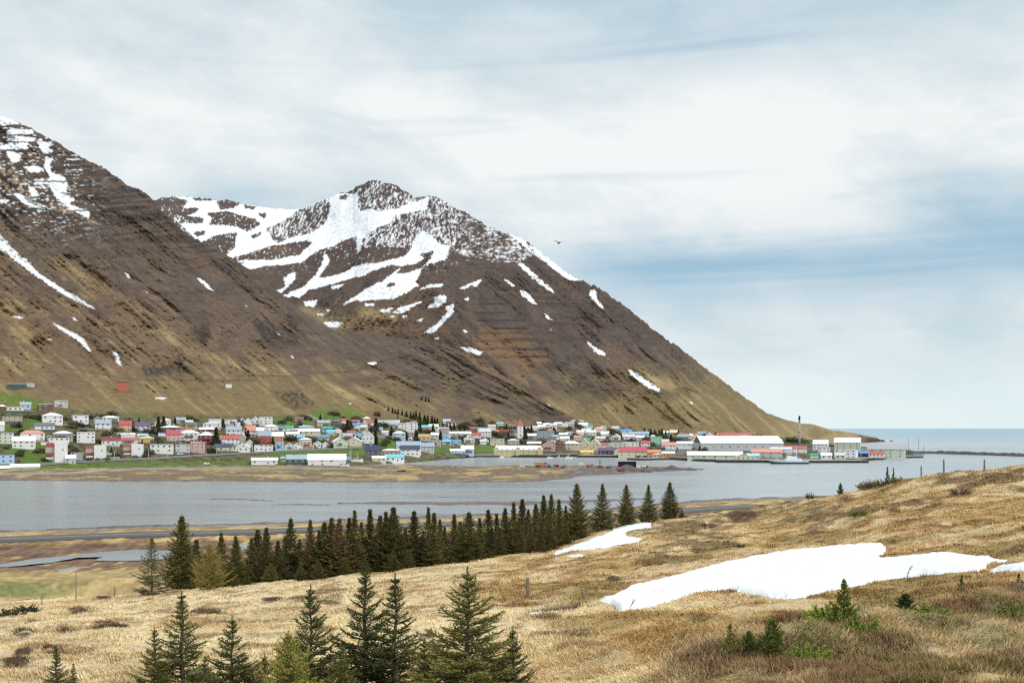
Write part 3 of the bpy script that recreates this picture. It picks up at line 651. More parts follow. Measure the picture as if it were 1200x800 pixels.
M_heath = soft([[(790, 800), (840, 768), (880, 748), (950, 737), (1000, 742), (1060, 736), (1100, 722), (1210, 690), (1210, 830), (780, 830)], [(940, 618), (960, 600), (1030, 590), (1085, 584), (1112, 590), (1040, 603), (990, 614), (955, 628)], [(900, 612), (950, 598), (985, 583), (1010, 578), (985, 596), (940, 612)],
                [(735, 660), (800, 632), (860, 626), (882, 632), (840, 647), (790, 668)], [(725, 628), (760, 612), (800, 610), (860, 594), (980, 580), (905, 605), (830, 614), (790, 626)], [(330, 706), (380, 688), (412, 690), (402, 706), (350, 710)], [(1085, 562), (1150, 554), (1210, 551), (1210, 577), (1120, 573)],
                [(1115, 704), (1180, 690), (1210, 700), (1150, 714)], [(1180, 640), (1210, 632), (1210, 648), (1185, 652)], [(640, 720), (680, 712), (670, 722), (620, 732)], [(620, 745), (700, 736), (690, 748), (630, 756)], [(800, 632), (830, 600), (850, 604), (838, 625)]], 6)
M_hole = soft([[(608, 722), (640, 711), (690, 706.5), (704, 703), (655, 718), (628, 723)]] + [[(x - a, y + 1), (x - a * .5, y - b), (x + a * .6, y - b * .8), (x + a, y + 1), (x + a * .3, y + b), (x - a * .4, y + b)] for x, y, a, b in
               [(78, 739, 11, 3), (27, 742, 12, 4), (93, 715, 12, 3.6), (19, 783, 14, 5), (125, 731, 13, 3.5), (118, 738, 9, 3), (121, 701, 10, 3), (27, 770, 11, 3.5), (242, 717, 24, 2.4), (38, 729, 7, 2), (140, 734, 12, 2.5), (320, 704, 12, 3), (500, 745, 10, 2), (720, 679, 10, 3), (60, 768, 8, 3), (950, 644, 7, 2), (870, 606, 20, 5), (45, 699, 14, 2)]], 2)
M_gold = soft([[(560, 640), (700, 620), (800, 600), (1210, 540), (1210, 830), (780, 830), (700, 740), (560, 700)]], 40)
M_grn = soft([[(150, 706), (260, 692), (300, 690), (280, 705), (200, 716), (150, 718)], [(850, 800), (930, 790), (1000, 748), (1040, 742), (1020, 770), (900, 810)], [(1000, 690), (1060, 700), (1120, 690), (1060, 720), (1000, 722)], [(640, 700), (700, 690), (740, 700), (680, 715)]], 10)

px5 = np.arange(-900, 2300, 4.0)
kx = [-380, 0, 150, 300, 450, 560, 640, 700, 760, 820, 900, 985, 1020, 1060, 1100, 1150, 1200, 1580]
ex = lambda a: a
cr = (kx, [703, 706, 697, 684, 669, 656, 643, 623, 612, 604, 596, 579, 572, 563, 556, 552, 547, 515], [112, 112, 112, 112, 116, 120, 128, 140, 152, 165, 180, 150, 138, 128, 120, 116, 114, 110])
def drop(dY, dz, floor=None):
    Y = np.array(cr[2]) + dY; z = HC - (np.array(cr[1]) - HOR) / F * np.array(cr[2]) + dz
    if floor is not None: z = np.minimum(z, floor)
    return (kx, HOR + (HC - z) * F / Y, Y)
frows = [(kx, [1900] * 18, [2.4] * 18), (kx, [1150] * 18, [9.2, 9.2, 9.2, 9.2, 9.2, 9, 8.6, 8.2, 7.8, 7.4, 7, 6.4, 6.2, 6, 5.8, 5.6, 5.5, 5]),
         (kx, [900] * 18, [17, 17, 17, 17, 17, 16.5, 16, 15, 14, 13, 12, 11, 10.6, 10, 9.8, 9.5, 9, 8]),
         (kx, [800] * 18, [26, 26, 26, 26, 25, 24, 23, 22, 20, 18.5, 16.5, 15, 14.6, 14, 13.3, 12.7, 12, 11]),
         (kx, [750] * 18, [42, 42, 41, 40, 37, 34, 32, 30, 28, 26, 23.5, 21, 20.2, 19.5, 18.6, 17.8, 17, 15]),
         (kx, [722, 722, 720, 715, 712, 710, 708, 705, 703, 702, 700, 700, 700, 700, 700, 700, 700, 690], [70, 70, 68, 66, 60, 55, 53, 51, 49, 47, 45, 43, 42, 41, 38, 35, 32, 28]),
         (kx, [710, 712, 706, 694, 680, 672, 668, 660, 655, 652, 650, 645, 643, 640, 635, 633, 630, 620], [90, 90, 90, 90, 88, 84, 82, 80, 80, 78, 75, 72, 70, 68, 66, 64, 62, 50]),
         cr, drop(18, -3.2), drop(45, -9.0), drop(130, -30, 2.2), drop(175, -40, -1.5)]
FG = Surf(px5, frows, [8, 14, 60, 90, 60, 50, 110, 20, 16, 14, 6], inv=True, smooth=4, smooth_t=10, top=7)
u, v = FG.u, FG.v; X, Y = FG.pos[..., 0], FG.pos[..., 1]
fs6 = look(M_fs6, u, v); hole = look(M_hole, u, v); heath = look(M_heath, u + 14 * (fbm(X / 2.2, Y / 2.2, 3, 90) - .5), v + 8 * (fbm(X / 3, Y / 3, 3, 91) - .5))
mound = fbm(X / 3.2, Y / 4.5, 4, 92); tus = fbm(X / .75, Y / .9, 3, 93)
FG.base = FG.pos.copy()
amp = (1 - np.clip(fs6 * 1.6, 0, 1)) * sst(0, 14, Y)
ridgew = sst(60, 8, np.abs(FG.t[:, None] - 7) * 60)
FG.pos[..., 2] += amp * ((mound - .5) * (.55 + .8 * heath) + (tus - .5) * .26 + heath * .16 + hole * .12)
FG.pos[..., 2] -= .5 * look(M_hole, u, v) * sst(590, 610, u) * sst(715, 700, u)

STRAW, GOLD, HEATH, PEAT, TURF = (.73, .585, .36), (.50, .335, .145), (.165, .105, .058), (.085, .05, .028), (.22, .185, .06)
def fg_color(u, v, X, Y):
    big = fbm(X / 9, Y / 13, 4, 94); md = fbm(X / 2.4, Y / 3.6, 4, 95); sm = fbm(X / .5, Y / .8, 3, 96)
    c = lerp3(const3(u.shape, STRAW), GOLD, np.clip(look(M_gold, u, v) * (.35 + 1.0 * sst(.35, .65, md)) + .55 * sst(.5, .68, big), 0, 1))
    c = lerp3(c, (.30, .21, .085), sst(.52, .68, md) * (.45 + .3 * look(M_gold, u, v)))
    c = lerp3(c, TURF, sst(.55, .7, fbm(X / 3.4, Y / 5, 4, 97)) * (.18 + .5 * look(M_grn, u, v)) + .3 * look(M_grn, u, v) * sst(.4, .6, md))
    hz = look(M_heath, u + 14 * (fbm(X / 2.2, Y / 2.2, 3, 90) - .5), v + 8 * (fbm(X / 3, Y / 3, 3, 91) - .5))
    hd = fbm(X / 1.1, Y / 1.7, 4, 99)
    k = np.clip(sst(.50, .62, .45 * md + .55 * hd + .26 * (hz - .55)) * sst(.08, .5, hz), 0, 1)
    c = lerp3(c, HEATH, k * .8)
    c = lerp3(c, (.15, .15, .05), sst(.56, .66, fbm(X / .9, Y / 1.3, 3, 100)) * sst(.2, .6, hz) * .5)
    rare = sst(.66, .74, fbm(X / 1.7, Y / 2.6, 4, 98)) * .6
    c = lerp3(c, (.17, .095, .045), rare)
    c = lerp3(c, PEAT, np.clip(look(M_hole, u, v) * 1.5 * sst(.3, .55, sm + .12), 0, 1))
    c = c * (.75 + .5 * sm)[..., None]
    return c, np.maximum(k, rare)
c, FG.k = fg_color(u, v, X, Y)
m_turf = attr_mat('dry_turf', rough=.95, scale=3.2, var=.5, bump=.8, bscale=5.0, bdist=.22)
tag(FG.mesh('grass_slope', m_turf, c * .9), kind='structure')

# old snow lying in the hollows: its own sheet, a hand thick, sinking into the turf at its rim
m_snow = mat('old_snow', (.71, .722, .732), .6, .14, .45, bump=.45, spec=.25)
NS = Surf(np.arange(540, 1300, 2.0), [(kx, r[1], r[2]) for r in frows], [2, 4, 12, 260, 150, 110, 240, 40, 12, 4, 2], inv=True, smooth=0, smooth_t=0, top=7)
cc = (NS.u - px5[0]) / 4.0
rr = np.zeros_like(NS.v)
for j in range(NS.v.shape[1]):
    cj = cc[0, j]; i = int(cj); a = (FG.v[:, i] * (1 - cj + i) + FG.v[:, i + 1] * (cj - i))[:FG.n]
    rr[:, j] = np.interp(-NS.v[:, j], -a, np.arange(FG.n))
NS.pos = FG.bil(FG.base, cc, rr)
uw, vw = NS.u + 7 * (fbm(NS.u / 7, NS.v / 4, 5, 101, .65) - .5), NS.v + 3.2 * (fbm(NS.u / 6, NS.v / 3, 5, 102, .65) - .5)
mm = look(M_fs1, uw, vw); m6 = look(M_fs6, uw, vw)
NS.pos[..., 2] += -.12 + .15 * sst(.3, .7, mm) + .16 * sst(.5, 1, m6) + .07 * (fbm(NS.pos[..., 0] / 1.5, NS.pos[..., 1] / 2.5, 3, 103) - .5)
def snow_piece(poly, grow=6):
    q = np.array(poly); b = (NS.u > q[:, 0].min() - grow) & (NS.u < q[:, 0].max() + grow) & (NS.v > q[:, 1].min() - grow) & (NS.v < q[:, 1].max() + grow) & (NS.t[:, None] < 7.3)
    pm = blur(raster([poly]), 4); b &= (look(pm, uw, vw) > .02) & (mm > .04)
    f = NS.faces(); f = f[b.ravel()[f].all(1)]
    if len(f) < 4: return
    ids, inv = np.unique(f, return_inverse=True)
    me = np_mesh('snow_patch', NS.pos.reshape(-1, 3)[ids], inv.reshape(-1, 4), 4, None, [m_snow], True)
    tag(link(bpy.data.objects.new('snow_patch', me)), kind='structure')
for q in fg_snow: snow_piece(q)

# ------------------------------------------------------------------ grass: withered blades lying every way, one object
m_blade = attr_mat('withered_grass', rough=.85, scale=6, var=.2, bump=0, spec=.2)
def blades():
    r = np.random.default_rng(5)
    N = 290000
    gx = r.uniform(-260, 1560, N); top = np.interp(gx, kx, cr[1]); gy = top - 3 + (845 - top) * r.uniform(0, 1, N) ** 1.05
    ci = (gx - px5[0]) / 4.0; rr = np.zeros(N); ii = ci.astype(int)
    order = np.argsort(ii); bnd = np.searchsorted(ii[order], np.arange(len(px5) + 1))
    for j in range(len(px5)):
        q = order[bnd[j]:bnd[j + 1]]
        if len(q): rr[q] = np.interp(-gy[q], -FG.v[:FG.n, j], np.arange(FG.n))
    p = FG.bil(FG.pos, ci, rr); X, Y = p[:, 0], p[:, 1]
    keep = (look(M_fs1, gx, gy) < .3) & (r.uniform(0, 1, N) > .5 * look(M_hole, gx, gy)) & (Y > 8)
    p, gx, gy, X, Y = p[keep], gx[keep], gy[keep], X[keep], Y[keep]; N = len(p)
    col, kk = fg_color(gx, gy, X, Y)
    clump = fbm(X / .8, Y / 1.1, 3, 111); NB = 7
    rep = np.repeat(np.arange(N), NB); M = len(rep)
    wind = 2.4 + 2.0 * (fbm(X / 6, Y / 8, 3, 112) - .5) * 2
    a = r.uniform(0, 6.283, M) * np.where(kk[rep] > .45, 1.0, .6) + wind[rep]; lean = r.uniform(.35, 1.25, M)
    L = (.055 + .14 * sst(.35, .7, clump))[rep] * r.uniform(.55, 1.25, M); L = np.where(kk[rep] > .45, np.maximum(L, .13 * r.uniform(.6, 1.3, M)), L); lean = np.where(kk[rep] > .45, lean * .8, lean)
    wd = np.maximum(.006, .00042 * Y[rep]) * r.uniform(.7, 1.3, M)
    d = np.stack([np.cos(a) * np.sin(lean), np.sin(a) * np.sin(lean), np.cos(lean)], 1)
    base = p[rep] + np.stack([r.normal(0, .07, M) * (1 + Y[rep] / 60), r.normal(0, .07, M) * (1 + Y[rep] / 60), np.full(M, -.03)], 1)
    side = np.stack([-np.sin(a + r.normal(0, .8, M)), np.cos(a), np.zeros(M)], 1) * wd[:, None]
    bend = d * L[:, None]; tip = base + bend - np.stack([0 * L, 0 * L, .25 * L * lean], 1)
    midp = base + bend * .55
    vv = np.stack([base - side, base + side, midp + side * .6, midp - side * .6, tip], 1).reshape(-1, 3)
    i5 = np.arange(M) * 5
    f = np.concatenate([np.stack([i5, i5 + 1, i5 + 2], 1), np.stack([i5, i5 + 2, i5 + 3], 1), np.stack([i5 + 3, i5 + 2, i5 + 4], 1)])
    cb = col[rep] * r.uniform(.8, 1.25, M)[:, None] * np.array([1.05, 1.04, 1.02])
    heath = kk[rep] > .5; cb[heath] = cb[heath] * np.array([1.05, 1.0, .95])
    cv = np.repeat(np.clip(cb, 0, .8), 5, 0)
    me = np_mesh('withered_grass', vv, f, 3, cv, [m_blade])
    tag(link(bpy.data.objects.new('withered_grass', me)), kind='stuff')
blades()
# ------------------------------------------------------------------ the town
RGB = {'white': (.80, .80, .79), 'cream': (.66, .58, .42), 'beige': (.47, .40, .31), 'grey': (.33, .34, .35), 'pale grey': (.55, .57, .58), 'dark grey': (.11, .12, .13), 'slate grey': (.30, .37, .44), 'pale blue': (.50, .63, .72),
       'light blue': (.40, .58, .76), 'blue': (.07, .27, .55), 'turquoise': (.12, .50, .62), 'teal': (.09, .22, .25), 'navy': (.035, .045, .085), 'mint green': (.34, .62, .43), 'pale green': (.60, .645, .52), 'dark green': (.075, .115, .105),
       'green': (.03, .32, .20), 'peach': (.66, .42, .27), 'pink': (.62, .40, .38), 'salmon': (.60, .26, .18), 'red': (.43, .085, .07), 'pale yellow': (.60, .54, .30), 'brick red': (.46, .14, .085), 'crimson': (.43, .075, .095), 'maroon': (.20, .03, .035), 'orange': (.62, .24, .07), 'yellow': (.66, .46, .16),
       'brown': (.17, .10, .07), 'black': (.03, .03, .032), 'purple': (.12, .07, .14), 'tan': (.50, .30, .13)}
PAINT = {k: mat('paint_' + k.replace(' ', '_'), c, .62, .08, .35, spec=.3) for k, c in RGB.items()}
TIN = {k: mat('tin_' + k.replace(' ', '_'), c, .5, .14, .6, spec=.35) for k, c in RGB.items()}
m_pane = mat('window_glass', (.035, .045, .055), .15, .3, .4, spec=.5)
m_conc = mat('concrete', (.32, .31, .29), .9, .2, .4)
m_darkwood = mat('tarred_timber', (.05, .042, .036), .9, .3, .8)

wm = MB(); wm.box((0, 0, 0), (1.35, .10, 1.2), 0); wm.box((0, -.04, 0), (1.05, .08, .92), 1)
wmesh = wm.build('window', [PAINT['white'], m_pane]).data; bpy.data.objects.remove(bpy.data.objects['window'])
dm = MB(); dm.box((0, 0, 1.05), (1.1, .10, 2.1), 0); dm.box((0, -.04, 1.0), (.9, .08, 1.85), 1)
dmesh = dm.build('door', [PAINT['white'], PAINT['brown']]).data; bpy.data.objects.remove(bpy.data.objects['door'])

THINGS = []      # (px, py, base label, nick) of every building, for the labels
def setting_frame(px, py, wpx):
    p = M1.at(px, py); s = p.y / F
    return p, s

def building(px, py, wpx, hpx, kind, wall, roof, rz=None, depth=None, wins=None, name='house', rise=None, win_side=True):
    """one building standing at picture point (px, py), wpx wide and hpx tall there; kind = roof form"""
    p, s = setting_frame(px, py, wpx)
    w, h = wpx * s, hpx * s
    r = random.Random(int(px * 37 + py * 101))
    rz = math.radians(r.uniform(-9, 9)) if rz is None else math.radians(rz)
    root = empty(name, p, -math.atan2(p.x, p.y) + rz)
    d = depth or {'gx': min(max(w * .62, 6), 11), 'gy': max(8, min(w * 1.1, 15)), 'hip': min(max(w * .75, 7), 13), 'flat': min(max(w * .6, 6), 12)}[kind]
    w = (w - 0.35 * abs(math.sin(rz)) * d)
    hr = {'gx': .40, 'gy': .44, 'hip': .30, 'flat': .0}[kind] * h if rise is None else rise * h
    hw = h - hr - (.3 if kind == 'flat' else 0)
    x, y, fnd = w / 2, d / 2, -2.5
    b, rf = MB(), MB(); ov = .45; th = .24
    V8 = [(-x, -y, fnd), (x, -y, fnd), (x, y, fnd), (-x, y, fnd), (-x, -y, hw), (x, -y, hw), (x, y, hw), (-x, y, hw)]
    sides = [(0, 1, 5, 4), (1, 2, 6, 5), (2, 3, 7, 6), (3, 0, 4, 7)]
    if kind == 'flat':
        b.add(V8, sides + [(4, 5, 6, 7)]); rf.box((0, 0, hw + .16), (w + .7, d + .7, .30)); rf.box((0, 0, hw + .34), (w * .96, d * .96, .06))
    elif kind == 'hip':
        b.add(V8, sides + [(4, 5, 6, 7)])
        X, Y_, q = x + ov, y + ov, max(0.6, x - y * .9); e = hw - .02
        vv = [(-X, -Y_, e), (X, -Y_, e), (X, Y_, e), (-X, Y_, e), (-X, -Y_, e + th), (X, -Y_, e + th), (X, Y_, e + th), (-X, Y_, e + th), (-q, 0, h), (q, 0, h)]
        rf.add(vv, [(3, 2, 1, 0), (0, 1, 5, 4), (1, 2, 6, 5), (2, 3, 7, 6), (3, 0, 4, 7), (4, 5, 9, 8), (5, 6, 9), (6, 7, 8, 9), (7, 4, 8)])
    else:
        if kind == 'gx':
            b.add(V8 + [(-x, 0, h - th), (x, 0, h - th)], [(0, 1, 5, 4), (2, 3, 7, 6), (1, 2, 6, 9, 5), (3, 0, 4, 8, 7)])
            ax, hx, hy = 0, x + ov, y
        else:
            b.add(V8 + [(0, -y, h - th), (0, y, h - th)], [(0, 1, 5, 8, 4), (2, 3, 7, 9, 6), (1, 2, 6, 5), (3, 0, 4, 7)])
            ax, hx, hy = 1, y + ov, x
        sl_ = (h - th - hw) / hy
        for sg in (-1, 1):
            e = hy + ov
            prof = [(0, h - th), (sg * e, hw - sl_ * ov), (sg * e, hw - sl_ * ov + th), (0, h)]
            vv = [((t_, a_, z_) if ax == 0 else (a_, t_, z_)) for t_ in (-hx, hx) for a_, z_ in prof]
            rf.add(vv, [(0, 1, 2, 3), (7, 6, 5, 4), (0, 4, 5, 1), (1, 5, 6, 2), (2, 6, 7, 3), (3, 7, 4, 0)])
    b.build('wall', [PAINT[wall]], root); ro = rf.build('roof', [TIN[roof]], root)
    if kind != 'flat' and w < 26 and wpx > 10 and r.random() < .6:
        c_ = MB(); c_.box((r.uniform(-.25, .25) * w if kind != 'gy' else 0, 0, h + .15), (.9, .9, 1.7)); c_.box((c_.v[0][0] + .45, 0, h + 1.05), (1.1, 1.1, .14)); c_.build('chimney', [PAINT['pale grey' if r.random() < .6 else 'dark grey']], ro)
    # windows on the walls that face the water, one part each
    if wins is None: wins = (max(1, min(4, int(w / 3.6))), max(1, min(3, int(hw / 2.75 + .25)))) if wpx >= 9 and hpx >= 5 else (0, 0)
    nx, nz = wins; n = 0
    for k in range(nz):
        zc = hw * (k + .56) / nz
        for i in range(nx):
            xc = -x + w * (i + .5) / nx + r.uniform(-.35, .35)
            if nx > 2 and r.random() < .16: continue
            if k == 0 and i == nx // 2 and r.random() < .35 and hw > 2.6:
                o = bpy.data.objects.new('door', dmesh); o.location = (xc, -y - .03, 0.05)
            else:
                o = bpy.data.objects.new('window', wmesh); o.location = (xc, -y - .03, zc); sc = min(1.5, max(.6, hw / nz / 2.9)); o.scale = (min(1.5, w / nx / 3.0) * r.uniform(.8, 1.25), 1, sc)
            link(o, root); n += 1
    if kind == 'gy' and nz and hr > 2.2:
        o = bpy.data.objects.new('window', wmesh); o.location = (0, -y - .03, hw + hr * .33); o.scale = (.9, 1, .9); link(o, root)
    if win_side and nx and d > 6 and wpx >= 12:
        sg = -1 if p.x > 0 else 1
        for k in range(nz):
            for yy in (-d * .22, d * .22):
                o = bpy.data.objects.new('window', wmesh); o.location = (sg * (x + .03), yy, hw * (k + .56) / nz); o.rotation_euler = (0, 0, math.radians(90 * sg)); link(o, root)
    # lower wing, plinth and balcony on some of the houses
    if name == 'house' and wpx > 9:
        if r.random() < .45:
            sg, aw, ah, ad = r.choice((-1, 1)), w * r.uniform(.22, .4), hw * r.uniform(.4, .62), d * r.uniform(.5, .8)
            an = MB(); an.box((sg * (x + aw / 2 - .01), r.uniform(-.2, .2) * d, ah / 2 - 1.2), (aw, ad, ah + 2.4), 0)
            an.box((an.v[0][0] + aw / 2, an.v[0][1] + ad / 2, ah + .14), (aw + .5, ad + .5, .26), 1); an.build('annex', [PAINT[r.choice((wall, 'white', 'brown', 'grey'))], TIN[r.choice((roof, 'dark grey', 'grey'))]], root)
        if r.random() < .35:
            bw = w * r.uniform(.3, .6); bx = r.uniform(-.2, .2) * w; bz = hw * .5
            bb = MB(); bb.box((bx, -y - .7, bz - .1), (bw, 1.4, .2)); bb.box((bx, -y - 1.36, bz + .45), (bw, .1, .9)); bb.build('balcony', [PAINT[r.choice(('white', 'brown', 'dark grey'))]], root)
        if r.random() < .6:
            MB().box((0, 0, -.6), (w + .12, d + .12, 2.6)).build('plinth', [PAINT[r.choice(('grey', 'dark grey', 'pale grey', 'beige'))]], root)
    return root

